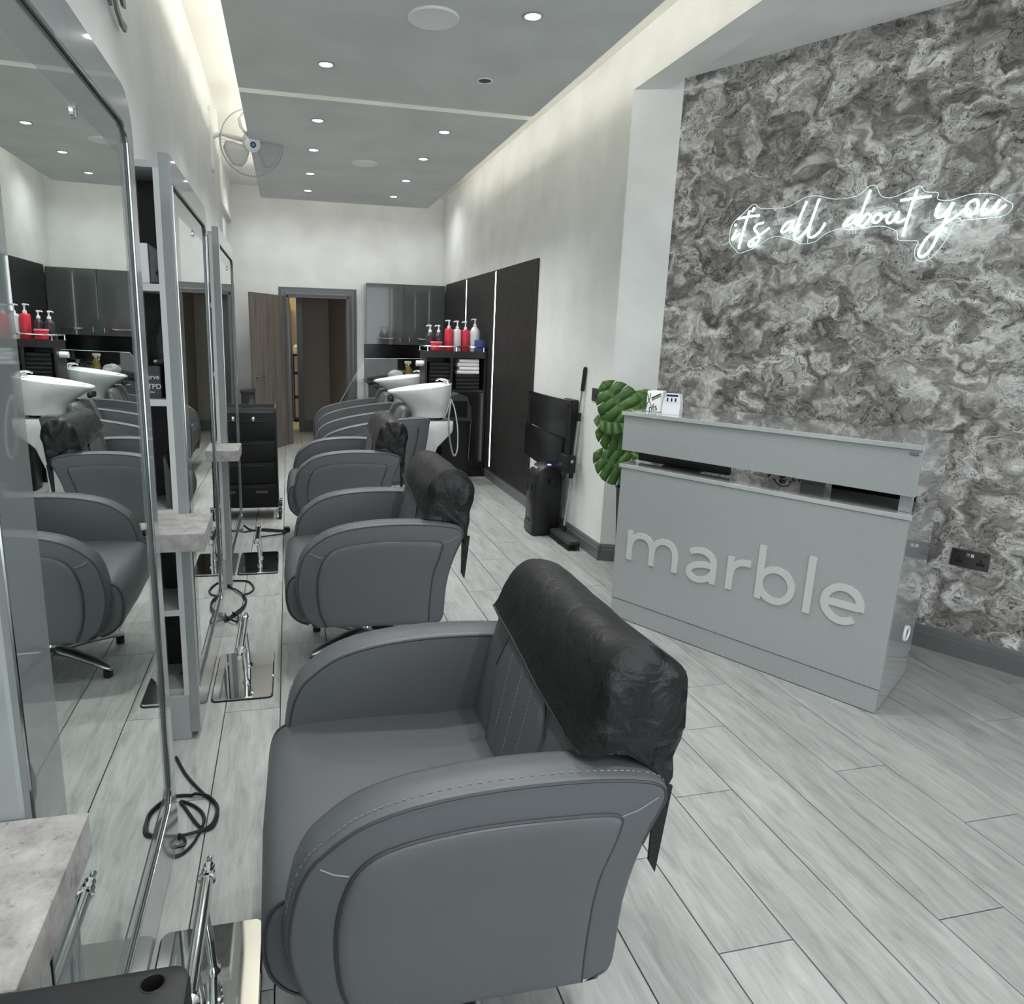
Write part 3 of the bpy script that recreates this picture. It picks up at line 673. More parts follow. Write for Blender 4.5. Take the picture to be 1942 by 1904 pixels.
def make_cover(lab, seed, flare=0.0):
    """black plastic slip cover over the backrest, closed ends with crumpled folds"""
    path = [(.553, .765), (.566, .80), (.582, .85), (.604, .892), (.640, .918), (.690, .918), (.735, .898), (.760, .860), (.765, .81), (.760, .76), (.752, .70), (.745, .65), (.738, .60)]
    pc = catmull([(x, z, 0) for x, z in path], 3); n = len(pc); rings = []
    y0, y1 = .05, CW - .122; NY = 40; rnd = random.Random(seed)
    for j in range(NY + 1):
        t = j / NY; y = y0 + (y1 - y0) * t; ring = []
        for i, p in enumerate(pc):
            s_ = i / (n - 1)
            x, z = p.x, p.y
            if s_ < .2: z += (-.045 + .09 * t) * (1 - s_ / .2) * .8                       # front hem slopes: lower near the near end
            if s_ > .75: z += (.05 * sin(5 * t * pi)) * (s_ - .75)
            k = mnoise.noise(Vector((x * 7 + seed, y * 5, z * 7))); k2 = mnoise.noise(Vector((x * 16, y * 14 + seed, z * 16)))
            q = Vector((.655, 0, .80)); dv = Vector((x, 0, z)) - q; dv.normalize()
            endf = max(0, 1 - t / .16) ** 1.2
            amp = .006 * k + .002 * k2 + endf * (.012 * k + .012 * k2)
            ring.append(Vector((x, y, z)) + dv * (amp + .006))
        rings.append(ring)
    bm = B()
    vr = [[bm.verts.new(p) for p in r] for r in rings]
    for a, b in zip(vr, vr[1:]):
        for i in range(n - 1): bm.faces.new((a[i], a[i + 1], b[i + 1], b[i]))
    # ends: crumpled caps made of shrinking rows toward a gathered line
    for vs_, sg in ((vr[0], -1), (vr[-1], 1)):
        prev = vs_; base = [q.co.copy() for q in vs_]
        for st, (f, dy) in enumerate(((.90, .012), (.76, .020), (.58, .022), (.34, .018))):
            row = []
            for i, p in enumerate(base):
                cx, cz = .675, .74 if sg < 0 else .76
                x = cx + (p.x - cx) * f; z = cz + (p.z - cz) * f
                k = mnoise.noise(Vector((x * 22 + seed * 3, st * .9, z * 22))); k2 = mnoise.noise(Vector((i * .9, st * 1.3 + seed, 3.3)))
                row.append(bm.verts.new((x, p.y + sg * (dy * (1.0 if sg < 0 else .5) + .014 * k + .010 * k2), z)))
            for i in range(n - 1): bm.faces.new((prev[i], prev[i + 1], row[i + 1], row[i]))
            prev = row
        if len(prev) > 2: bm.faces.new(prev)
    o = obj('chair_cover', bm, M_cover, angle=60)
    tag(o, lab, 'chair cover', 'black plastic covers over the chair backs')
    h = obj('cover_hem', tube(B(), [r[0] for r in rings], .0028, 6), M_ink, o)
    h2 = obj('tie_strap', loft(B(), [[(.70, -.012, z) if False else (x + dx, .052, z) for x, z in ((.725 + .012 * k, .64 - .18 * k), (.762 - .008 * k, .63 - .20 * k))] + [(x + dx, .058, z) for x, z in ((.762 - .008 * k, .63 - .20 * k), (.725 + .012 * k, .64 - .18 * k))] for k, dx in ((0, 0), (.5, -.006), (1, -.012))]), M_cover, o)
    return o
chair = make_chair('nearest grey leather salon chair, largest, at the bottom of the photo')
def place_chair(o, x, y, s=1.0): o.location = (x, y, 0); o.scale = (s, s, s)
CH = [(-.035, 1.055, 1.0), (.003, 2.865, 1.0), (.012, 4.74, 1.0)]
labs = [None, 'second grey leather salon chair from the front, opposite the middle mirror', 'third grey leather salon chair from the front, next to the black drawer trolley']
covl = ['dusty black plastic cover over the back of the nearest salon chair', 'crumpled black plastic cover over the back of the second salon chair', 'black plastic cover over the back of the third salon chair']
for k, (x, y, s) in enumerate(CH):
    c = chair if k == 0 else copy_tree(chair)
    if labs[k]: c['label'] = labs[k]
    place_chair(c, x, y, s)
    cv = make_cover(covl[k], 1.7 + 3.1 * k)
    cv.location = (x, y, 0)
o = obj('price_tag', BX(-.008, .008, -.001, .001, -.03, 0), M_white, smooth=False)
o.location = (.531, 1.055 + .50, .782); tag(o, 'tiny white paper tag under the hem of the nearest chair cover', 'tag')

# ================================================================== RECEPTION DESK  (local frame: x' = along -Wd, y' = along Wn)
desk = thing('reception_desk', 'silver-grey reception desk with raised marble lettering and high counter', 'desk', wp(.84, 3.085, 0))
desk.rotation_euler = (0, 0, math.atan2(-Wd.y, -Wd.x))
# local x runs along -Wd from left end (-1.37) to right end (0); local y = +Wn (away from camera)? checked below
yl = Vector((cos(desk.rotation_euler.z + pi / 2), sin(desk.rotation_euler.z + pi / 2), 0)); YS = 1 if yl.dot(Wn) > 0 else -1
L = 1.36; DP = .56
def dbox(x0, x1, n0, n1, z0, z1, **k):
    a, b = sorted((n0 * YS, n1 * YS)); bm = BX(x0, x1, a, b, z0, z1, **k)
    for q in bm.verts: q.co.x -= .10 * abs(q.co.y)          # the desk ends are cut slightly askew
    return bm
obj('front_panel', dbox(-L, 0, 0, .022, .112, .838, bev=.0012, seg=1), M_desk, desk, smooth=False)
obj('plinth', dbox(-L + .0, -.002, .004, .03, .004, .108, bev=.001, seg=1), M_desk, desk, smooth=False)
obj('side_panel', dbox(-.024, .0, .0225, DP, .112, .838, bev=.001, seg=1), M_deskgloss, desk, smooth=False)
obj('side_plinth', dbox(-.03, -.002, .0305, DP - .02, .004, .108), M_deskgloss, desk, smooth=False)
obj('side_panel', dbox(-L, -L + .024, .0225, DP, .004, .838, bev=.001, seg=1), M_desk, desk, smooth=False)
obj('ledge_top', dbox(-L - .012, .010, -.006, .30, .840, .860, bev=.0015, seg=1), M_deskgloss, desk, smooth=False)
obj('work_surface', dbox(-L + .025, -.025, .30, DP, .70, .722), M_desk, desk, smooth=False)
obj('end_post', dbox(-.055, -.012, .05, .09, .861, .931), M_desk, desk, smooth=False)
obj('end_post', dbox(-.03, -.006, DP - .06, DP - .005, .861, .931), M_deskgloss, desk, smooth=False)
obj('fascia', dbox(-L - .01, .003, .004, .026, .932, 1.114, bev=.001, seg=1), M_desk, desk, smooth=False)
obj('fascia_side', dbox(-.021, .003, .0265, DP, .932, 1.114, bev=.001, seg=1), M_deskgloss, desk, smooth=False)
obj('fascia_side', dbox(-L - .01, -L + .014, .0265, DP, .932, 1.114), M_desk, desk, smooth=False)
obj('counter_top', dbox(-L - .02, .012, -.008, DP + .006, 1.116, 1.136, bev=.0015, seg=1), M_deskgloss, desk, smooth=False)
def bar(bm, path, hw, d0, d1, closed=False):
    P = [Vector((x, z)) for x, z in path]; n = len(P); rings = []
    for i in range(n):
        d_ = (P[(i + 1) % n] - P[i - 1]) if closed else (P[min(i + 1, n - 1)] - P[max(i - 1, 0)])
        d_.normalize(); nn = Vector((-d_.y, d_.x)) * hw
        rings.append([(P[i].x + nn.x, d0, P[i].y + nn.y), (P[i].x - nn.x, d0, P[i].y - nn.y), (P[i].x - nn.x, d1, P[i].y - nn.y), (P[i].x + nn.x, d1, P[i].y + nn.y)])
    if closed: rings.append(rings[0])
    return loft(bm, rings, not closed, not closed)
def cr(pts): return [(p.x, p.y) for p in catmull([(x, z, 0) for x, z in pts], 6)]
def ell(cx, cz, rx, rz, a0, a1, n=28): return [(cx + rx * cos(radians(a0 + (a1 - a0) * k / n)), cz + rz * sin(radians(a0 + (a1 - a0) * k / n))) for k in range(n + 1)]
archm = lambda x: cr([(x, .425), (x + .012, .463), (x + .04, .490), (x + .075, .497), (x + .108, .487), (x + .130, .460), (x + .1375, .425), (x + .1375, .38), (x + .1375, .352)])
LET = [(2.12, [[(.016, .352), (.016, .512)], archm(.016), archm(.1535)]),
       (1.764, [cr([(.016, .486), (.045, .500), (.085, .504), (.120, .492), (.142, .462), (.145, .42), (.145, .38), (.145, .352)]), cr([(.145, .440), (.10, .438), (.055, .428), (.024, .408), (.016, .388), (.026, .366), (.055, .354), (.090, .360), (.122, .378), (.145, .405)])]),
       (1.55, [[(.016, .352), (.016, .514)], cr([(.016, .43), (.026, .463), (.05, .489), (.08, .499), (.113, .500)])]),
       (1.406, [[(.016, .352), (.016, .605)], ell(.0895, .4325, .0735, .0735, -180, 180)]),
       (1.186, [[(.016, .350), (.016, .608)]]),
       (1.117, [ell(.0875, .4345, .0725, .0735, -48, -369), [(.018, .434), (.155, .434)]])]
for s0, paths in LET:
    bm = B()
    for k, p in enumerate(paths):
        x0 = .84 - s0
        bar(bm, [(x0 + x, z) for x, z in p], .0155, -YS * .0002, -YS * (.0075 - .0004 * k))
    obj('letter', bm, M_letter, desk, angle=30)
bd = obj('badge', lathe(B(), [(0, .0), (.014, .0), (.012, .003), (0, .0035)], 24), M_steel, desk)
bd.scale = (1.35, .55, 1); bd.rotation_euler = (radians(90 if YS > 0 else -90), 0, 0); bd.location = (-.022, YS * .0035, 1.099)
gr = obj('cable_ring', tube(B(), [(0.0, .032 * cos(a), .032 * sin(a)) for a in [2 * pi * k / 24 for k in range(24)]], .005, 8, closed=True), M_white, desk); gr.rotation_euler = (0, 0, 0); gr.location = (-.034, YS * .37, .255)

# black screens and a cable behind the desk slot
for k, (xa, xb, nn, zb) in enumerate(((-1.33, -.81, .12, .8605), (-.41, -.06, .40, .7225))):
    d = thing('desk_screen', ['black-backed screen behind the desk slot, plant side', 'black-backed screen behind the desk slot, wall socket side'][k], 'screen', desk.location)
    d.rotation_euler = desk.rotation_euler
    obj('panel', dbox(xa, xb, nn, nn + .03, zb + .008 if k == 0 else .76, 1.09, bev=.004), M_blackgloss, d); obj('foot', dbox((xa + xb) / 2 - .1, (xa + xb) / 2 + .1, nn - .02, nn + .10, zb, zb + .0075, bev=.003), M_black, d)
    obj('neck', dbox((xa + xb) / 2 - .02, (xa + xb) / 2 + .02, nn + .032, nn + .05, zb + .008, zb + .14), M_black, d)
d = thing('desk_tray', 'grey document tray standing behind the desk slot', 'tray', desk.location); d.rotation_euler = desk.rotation_euler
obj('front', dbox(-.56, -.445, .42, .44, .7225, 1.02, bev=.003), M_silver, d); obj('base', dbox(-.56, -.445, .441, .53, .7225, .735), M_silver, d)
d = thing('desk_plug', 'dark plug with a looping cable behind the desk slot', 'plug', desk.location); d.rotation_euler = desk.rotation_euler
obj('plug', dbox(-.68, -.65, .45, .48, .84, .91, bev=.006), M_dark, d)
obj('cord', tube(B(), catmull([(-.80, YS * .47, .7225 + .005), (-.79, YS * .47, .82), (-.74, YS * .47, .915), (-.68, YS * .468, .915), (-.665, YS * .465, .86), (-.64, YS * .47, .80), (-.62, YS * .47, .9)], 6), .004, 6), M_cable, d)

# ---- things on the counter
CZ = 1.1362
mug = thing('scissors_mug', 'white square holder printed with scissors and comb on the desk counter', 'holder', wp(2.115, 3.225, CZ)); mug.rotation_euler = (0, 0, desk.rotation_euler.z + .30); mug.scale = (.78, .8, 1)
bm = slab(B(), roundrect(-.056, .056, -.045, .045, .02), [(.0, .004), (.004, 0), (.105, 0), (.108, .002), (.105, .006), (.02, .006)], XY); obj('cup', bm, M_ceramic, mug)
fy = -YS * .0462
def pr(bm, pts, w): # flat printed stroke on the front face
    P = [Vector((x, fy, z)) for x, z in pts]
    for a, b in zip(P, P[1:]):
        d_ = (b - a); nn = Vector((-d_.z, 0, d_.x)).normalized() * w; e = Vector((0, -YS * .0004, 0))
        loft(bm, [[a + nn, a - nn, a - nn + e, a + nn + e], [b + nn, b - nn, b - nn + e, b + nn + e]])
bm = B(); pr(bm, [(-.048, .094), (-.036, .06), (-.022, .036)], .0022); pr(bm, [(-.026, .096), (-.034, .06), (-.050, .036)], .0022)
for cx, cz in ((-.019, .028), (-.051, .030)): pr(bm, [(cx + .006 * cos(a), cz + .007 * sin(a)) for a in [2 * pi * k / 10 for k in range(11)]], .0012)
obj('scissors_print', bm, M_ink, mug, smooth=False)
bm = B(); pr(bm, [(-.020, .070), (.040, .096)], .0035)
for k in range(14):
    t_ = k / 13; x = -.017 + .055 * t_; z = .066 + .0245 * t_; pr(bm, [(x, z), (x + .004, z - .010)], .0007)
pr(bm, [(-.016, .060), (.043, .0865)], .001)
obj('comb_print', bm, M_ink, mug, smooth=False)
me = text_mesh('nfs', .052, .0003); o = link('lettering', me, M_ink, mug, (-.006, fy, .021)); o.rotation_euler = (radians(90), radians(-12), 0) if YS > 0 else (radians(90), radians(-12), pi)
cb = thing('card_box', 'white house-shaped card box with a navy band on the desk counter', 'box', wp(1.985, 3.175, CZ)); cb.rotation_euler = (0, 0, desk.rotation_euler.z + .25); cb.scale = (.78, .8, 1)
pts = [(-.057, 0), (.057, 0), (.057, .05), (.054, .082), (.046, .104), (-.040, .104), (-.050, .080), (-.057, .05)]
obj('carton', slab(B(), pts, [(-.03, .001), (-.029, 0), (.029, 0), (.03, .001)], XZ), M_cardw, cb, smooth=False)
fy = -YS * .0302
bm = B(); pr(bm, [(-.036, .096), (.040, .096)], .0055); 
for x in (-.026, .0, .026): pr(bm, [(x, .084), (x, .066)], .0055)
obj('navy_print', bm, mat('navy_ink', (.015, .018, .09), .6), cb, smooth=False)
bm = B(); pr(bm, [(-.045, .060), (.047, .060)], .0006); pr(bm, [(-.045, .060), (-.045, .088)], .0006); obj('flap_line', bm, mat('grey_crease', (.4, .4, .42), .7), cb, smooth=False)

# ================================================================== PLANT
pl = thing('potted_monstera', 'green monstera in a tall black planter behind the desk', 'plant', (2.10, 3.93, 0))
POTX = 0
bm = lathe(B(), [(0, 0), (.085, 0), (.088, .01), (.125, .585), (.132, .60), (.122, .60), (.115, .57), (.10, .52), (0, .52)], 32); obj('planter', bm, M_black, pl)
obj('soil', lathe(B(), [(0, .52), (.112, .52), (.11, .54), (0, .545)], 20), mat('soil', (.02, .016, .012), .9), pl)
def leaf_mesh(size, seed):
    """split heart leaf in local XY, tip at +Y; lobes cut by slits"""
    rnd = random.Random(seed); bm = B(); N = 9
    def half(sg):
        # outline radius from the petiole joint; lobes as separate fingers joined at the midrib
        for k in range(N):
            a0 = radians(-150 + 300 * 0) 
    ribs = []
    def width(t):  # half width along the midrib, t 0 (base) .. 1 (tip)
        return .52 * (sin(pi * min(1, t * .93 + .10)) ** .75) * (1 - .25 * t)
    nl = 5
    for sg in (-1, 1):
        # back lobe
        for j in range(nl):
            t0 = j / nl; t1 = (j + 1) / nl - (.006 if j < nl - 1 else 0)
            y0_, y1_ = -.0 + t0 * .95, -.0 + t1 * .95
            w0, w1 = width(t0), width(t1)
            # lobes sweep outward/forward; base lobes sweep backward
            sw0 = -.28 + .55 * t0; sw1 = -.28 + .55 * t1
            split = .42 + .18 * rnd.random()
            def P(t, w, sw, f): # f 0 midrib .. 1 edge
                x = sg * w * f; y = t * .95 + sw * f * (w + .15); z = .10 * f * f * -1 * w + .03 * sin(f * 3) * (1 if j % 2 else .6)
                return Vector((x, y, z)) * size
            rows = []
            for f in (0, .2, split, .7, .9, 1.0):
                tt0, tt1 = t0, t1
                g = max(0, (f - split)) / (1 - split) * .012
                a = P(tt0 + g, w0 * 1, sw0, f); b = P(tt1 - g, w1 * 1, sw1, f)
                if f <= split: a = P(t0, w0, sw0, f); b = P((j + 1) / nl, width(min(1, (j + 1) / nl)), -.28 + .55 * (j + 1) / nl, f)
                mid = (a + b) / 2
                if f == 1.0: mid = mid + (mid - P((t0 + t1) / 2, 0, 0, 0)).normalized() * .02 * size
                rows.append([a, mid, b])
            vs = [[bm.verts.new(p) for p in r] for r in rows]
            for A, Bq in zip(vs, vs[1:]):
                for q in range(2): bm.faces.new((A[q], A[q + 1], Bq[q + 1], Bq[q]))
    bmesh.ops.remove_doubles(bm, verts=bm.verts[:], dist=.0008 * size / .2)
    return bm
def leaf(base, tip, face, size, seed, k):
    """petiole end at base; midrib toward tip; upper side faces 'face'"""
    base, tip, face = Vector(base), Vector(tip), Vector(face)
    y = (tip - base).normalized(); z = (face - y * face.dot(y)).normalized(); x = y.cross(z)
    M4 = Matrix(((x.x, y.x, z.x, base.x), (x.y, y.y, z.y, base.y), (x.z, y.z, z.z, base.z), (0, 0, 0, 1)))
    bm = leaf_mesh(size, seed); bm.transform(M4)
    o = obj('leaf', bm, M_leaf, pl, angle=80)
    sm = o.modifiers.new('thick', 'SOLIDIFY'); sm.thickness = .0012
    obj('midrib', tube(B(), [base + (tip - base).normalized() * size * f + z * .002 for f in (0, .3, .6, .92)], [.0035, .003, .002, .0008], 6), mat('leaf_rib', (.10, .2, .05), .5) if k == 0 else bpy.data.materials['leaf_rib'], o)
    st = catmull([(0 + .01 * k, 0, .53), (base.x * .4, base.y * .4, (.53 + base.z) / 2 + .06), tuple(base)], 6)
    obj('stem', tube(B(), st, .005, 7), bpy.data.materials['leaf_rib'], pl)
LV = [((-.134, -.065, 1.046), (-.264, -.004, 1.231), (-.42, -.9, .15), .27, 1), ((-.09, -.02, 1.04), (.03, .02, 1.16), (-.42, -.9, .3), .24, 2), ((-.146, -.059, 1.02), (-.247, -.012, 1.02), (-.4, -.8, .6), .19, 3),
      ((-.07, -.05, .915), (-.266, .0, .945), (-.42, -.9, .1), .25, 4), ((-.105, -.078, .712), (-.285, .006, .812), (-.42, -.9, .2), .25, 5), ((-.05, -.10, .78), (.02, -.12, .85), (-.42, -.9, .3), .20, 6)]
for k, (b_, tp, f_, s_, sd) in enumerate(LV): leaf(b_, tp, f_, s_, sd, k)

# ================================================================== NEON SIGN
NE = {'i':[(2.201,2.129),(2.222,2.092),(2.22,2.078),(2.183,2.11)],'idot':[(2.216,2.152),(2.209,2.162)],'t':[(2.137,2.227),(2.154,2.154),(2.17,2.083),(2.177,2.025)],'tbar':[(2.203,2.189),(2.139,2.195),(2.076,2.194)],'ap':[(2.111,2.24),(2.122,2.217)],
's':[(2.047,2.154),(2.08,2.148),(2.097,2.126),(2.068,2.091),(2.066,2.057),(2.099,2.033),(2.121,2.042),(2.108,2.065),(2.063,2.088),(2.01,2.123)],
'a':[(1.883,2.147),(1.915,2.14),(1.94,2.102),(1.923,2.094),(1.89,2.121),(1.877,2.145),(1.884,2.107),(1.87,2.1),(1.838,2.128)],
'l1':[(1.821,2.24),(1.844,2.171),(1.863,2.101),(1.865,2.063),(1.848,2.052),(1.82,2.072),(1.792,2.112)],'l2':[(1.757,2.245),(1.775,2.176),(1.791,2.103),(1.79,2.065),(1.771,2.054),(1.743,2.07),(1.718,2.105),(1.712,2.122)],
'a2':[(1.557,2.144),(1.588,2.139),(1.618,2.104),(1.607,2.095),(1.576,2.109),(1.553,2.14),(1.561,2.106),(1.549,2.099),(1.53,2.119)],
'b':[(1.512,2.257),(1.529,2.19),(1.544,2.125),(1.546,2.095),(1.524,2.089),(1.5,2.115),(1.495,2.135),(1.511,2.145),(1.533,2.126)],
'o':[(1.461,2.141),(1.479,2.126),(1.477,2.104),(1.46,2.099),(1.442,2.118),(1.447,2.137),(1.461,2.141),(1.436,2.125),(1.418,2.131)],
'u':[(1.405,2.141),(1.417,2.11),(1.408,2.092),(1.388,2.101),(1.368,2.14),(1.373,2.102),(1.36,2.091),(1.333,2.104)],
't2':[(1.303,2.231),(1.317,2.158),(1.327,2.084),(1.334,2.025)],'t2bar':[(1.368,2.191),(1.305,2.194),(1.239,2.195)],
'y':[(1.198,2.161),(1.208,2.126),(1.203,2.102),(1.185,2.098),(1.163,2.121),(1.144,2.155),(1.16,2.098),(1.179,2.03),(1.202,1.961),(1.228,1.926),(1.248,1.928),(1.251,1.953),(1.227,2.008),(1.179,2.054),(1.126,2.093),(1.093,2.123)],
'o2':[(1.062,2.159),(1.086,2.142),(1.089,2.112),(1.073,2.092),(1.053,2.105),(1.044,2.132),(1.053,2.154),(1.062,2.159)],
'u2':[(1.011,2.153),(1.026,2.119),(1.019,2.094),(0.999,2.095),(0.978,2.124),(0.966,2.149),(0.976,2.114),(0.966,2.1),(0.939,2.124)]}
CT = [(2.245,2.071),(2.24,2.162),(2.177,2.218),(2.123,2.261),(2.081,2.234),(2.005,2.226),(1.922,2.225),(1.838,2.262),(1.77,2.261),(1.683,2.235),(1.579,2.238),(1.523,2.278),(1.491,2.27),(1.462,2.224),(1.415,2.211),(1.359,2.227),(1.299,2.249),(1.27,2.22),(1.217,2.209),(1.213,2.18),(1.158,2.17),(1.083,2.186),(0.993,2.175),(0.946,2.145),(0.919,2.125),(0.921,2.101),(0.953,2.077),(1.077,2.075),(1.128,2.065),(1.145,2.008),(1.187,1.93),(1.231,1.902),(1.265,1.916),(1.275,1.958),(1.267,1.996),(1.304,2.002),(1.355,2.01),(1.369,2.05),(1.425,2.078),(1.479,2.083),(1.579,2.076),(1.645,2.086),(1.709,2.067),(1.755,2.033),(1.824,2.026),(1.881,2.052),(1.985,2.077),(2.075,2.031),(2.17,2.002),(2.203,2.023)]
neon = thing('neon_sign', "white neon sign reading it's all about you on the marbled wall", 'sign', wp(1.58, 4.04, 2.1))
o0 = neon.location
cc = catmull([(s_, z_, 0) for s_, z_ in CT], 4, closed=True)
acr = obj('acrylic_backing', loft(B(), [[wp(p.x, nn, p.y) - o0 for p in cc] for nn in (4.026, 4.030)]), M_acrylic, neon, smooth=False)
obj('backing_edge', tube(B(), [wp(p.x, 4.025, p.y) - o0 for p in cc], .0016, 6, closed=True), M_acryl, acr)
bm = B()
for s_, z_ in ((2.19, 2.15), (.97, 2.165), (1.26, 1.94), (1.79, 2.24)): tube(bm, [wp(s_, 4.018, z_) - o0, wp(s_, 4.0395, z_) - o0], .006, 10)
obj('standoff', bm, M_steel, neon)
for k, st in NE.items():
    P = catmull([(s_, z_, 0) for s_, z_ in st], 5)
    obj('neon_tube', tube(B(), [wp(p.x, 4.014, p.y) - o0 for p in P], .0058, 8), M_neon, neon)
obj('sign_cable', tube(B(), [wp(1.8, 4.036, 2.06) - o0, wp(1.8, 4.036, 2.03) - o0], .002, 6), M_white, neon)

# wall socket on the wallpaper
so = thing('wall_socket', 'double wall socket with chrome plate low on the marbled wall', 'socket', wp(.817, 4.04, .502)); so.rotation_euler = (0, 0, desk.rotation_euler.z)
def sbox(x0, x1, n0, n1, z0, z1, **k): a, b = sorted((-n0 * YS, -n1 * YS)); return BX(x0, x1, a, b, z0, z1, **k)
obj('plate', sbox(-.079, .079, 0, .009, -.044, .044, bev=.002, seg=1), mat('black_nickel', (.12, .115, .11), .3, .8), so)
for cx in (-.045, .045):
    bm = sbox(cx - .004, cx + .004, .0092, .0096, -.005, .009); box(bm, *sorted((cx - .017, cx + .017)), *sorted((-YS * .0092, -YS * .0096)), -.022, -.007); obj('pin_hole', bm, M_ink, so, smooth=False)
for cx in (-.011, .008): obj('rocker', sbox(cx - .007, cx + .007, .0092, .013, .012, .030, bev=.001, seg=1), M_chrome, so)
for cx in (-.058, .06): obj('pilot_window', sbox(cx - .009, cx + .009, .0092, .0096, .028, .033), M_ink, so, smooth=False)
# light switch on the right wall
so = thing('light_switch', 'dark metal light switch on the white wall left of the pillar', 'switch', (WX, 4.565, 1.122))
obj('plate', BX(-.008, 0, -.055, .055, -.045, .045, bev=.002, seg=1), mat('bronze_plate', (.10, .098, .095), .35, .7), so)
for k in (-1, 0, 1): obj('rocker', BX(-.013, -.0082, k * .026 - .009, k * .026 + .009, -.018, .018, bev=.001, seg=1), M_dark, so)

# ================================================================== RIGHT WALL: slatted panels with LED bars
SZ0, SZ1 = .116, 2.145
for k, (y0, y1) in enumerate(((5.865, 7.07), (7.13, 8.29), (8.35, 9.45))):
    p = thing('slat_panel', ['near black slatted wall panel, right of the long light bar', 'middle black slatted wall panel, between the two light bars', 'far black slatted wall panel beside the grey wall cabinets'][k], 'wall panel', (WX - .001, y0, SZ0), 'black slatted panels on the right wall')
    obj('backing', BX(-.006, 0, 0, y1 - y0, 0, SZ1 - SZ0), M_ink, p, smooth=False)
    bm = B(); n = int((y1 - y0) / .030)
    for i in range(n):
        ya = (i + .0) * (y1 - y0) / n; box(bm, -.022, -.006, ya, ya + .019, 0, SZ1 - SZ0)
    obj('slats', bm, mat('black_slat_wood', (.032, .031, .03), .5) if k == 0 else bpy.data.materials['black_slat_wood'], p, smooth=False, kind='stuff')
    if k < 2: obj('panel_edge', BX(-.023, 0, y1 - y0, y1 - y0 + .004, 0, SZ1 - SZ0), M_ink, p, smooth=False)
for y, lab in ((7.10, 'long vertical white light bar between the near and middle slatted panels'), (8.32, 'long vertical white light bar between the middle and far slatted panels')):
    b = thing('light_bar', lab, 'light', (WX - .001, y, SZ0 + .02))
    obj('channel', BX(-.012, 0, -.022, .022, 0, SZ1 - SZ0 - .02), M_steel, b, smooth=False); obj('diffuser', BX(-.020, -.0122, -.017, .017, 0.01, SZ1 - SZ0 - .03, bev=.004), M_ledw, b)

# ================================================================== BACK RIGHT: wall cabinets, base unit, towel unit
cab = thing('wall_cabinet', 'grey gloss two-door wall cabinet on the back wall', 'cabinet', (1.0, YB, 0))
obj('carcass', BX(0, 1.045, -.30, -.001, 1.36, 2.13), M_kitchen, cab, smooth=False)
for x0, x1 in ((.0, .49), (.494, 1.045)):
    d = obj('door', BX(x0 + .003, x1 - .003, -.321, -.301, 1.362, 2.128, bev=.002, seg=1), M_kitchen, cab, smooth=False)
    hx = x0 + .26 if x0 < .1 else x0 + .30
    obj('handle', tube(B(), catmull([(hx - .12, -.322, 1.442), (hx - .10, -.345, 1.44), (hx, -.352, 1.437), (hx + .10, -.345, 1.44), (hx + .12, -.322, 1.442)], 4), .008, 8), M_chrome, d)
for x in (.443, .567):
    obj('lock', tube(B(), [(x, -.322, 1.455), (x, -.334, 1.455), (x, -.336, 1.40)], .0055, 8), M_chrome, cab)
base = thing('base_cabinet', 'grey gloss base cabinet with dark worktop under the wall cabinets', 'cabinet', (1.0, YB, 0))
obj('carcass', BX(0, 1.038, -.52, -.001, .1, .86), M_kitchen, base, smooth=False)
for x0, x1 in ((.0, .52), (.524, 1.038)):
    d = obj('door', BX(x0 + .003, x1 - .003, -.541, -.521, .11, .855, bev=.002, seg=1), M_kitchen, base, smooth=False)
    obj('handle', tube(B(), [(x0 + .14, -.56, .80), (x0 + .38, -.56, .80)], .007, 8), M_chrome, d)
obj('worktop', BX(-.01, 1.038, -.56, -.001, .862, .90, bev=.003), M_black, base)
obj('splashback', BX(0, 1.045, -.012, -.001, .902, 1.355), M_blackgloss, base, smooth=False)
obj('kickboard', BX(.01, 1.04, -.47, -.45, .001, .099), M_black, base, smooth=False)
sp = thing('cleaning_spray', 'trigger spray bottle with white head beside the towel unit', 'bottle', (1.56, 9.45, .9005))
obj('bottle', lathe(B(), [(0, 0), (.04, 0), (.044, .01), (.044, .14), (.02, .19), (.014, .2), (0, .2)], 18), mat('amber_plastic', (.22, .17, .02), .25), sp)
bm = box(B(), -.055, .035, -.014, .014, .215, .25, bev=.006); box(bm, -.04, -.028, -.008, .008, .17, .216); lathe(bm, [(0, .195), (.017, .195), (.017, .217), (0, .217)], 14); obj('trigger_head', bm, M_white, sp)
pk = thing('towel_packet', 'crumpled white printed packet beside the spray bottle', 'packet', (1.39, 9.40, .9005)); bm = B(); bmesh.ops.create_icosphere(bm, subdivisions=3, radius=.09)
for q in bm.verts:
    k = mnoise.noise(q.co * 14); q.co = Vector((q.co.x * 1.25, q.co.y * .6, max(0.0, q.co.z * .8 + .06))) * (1 + .22 * k); q.co.z = max(0, q.co.z)
obj('packet', bm, bumped('printed_film', (.55, .55, .54), .4, 40, .4), pk, angle=25)

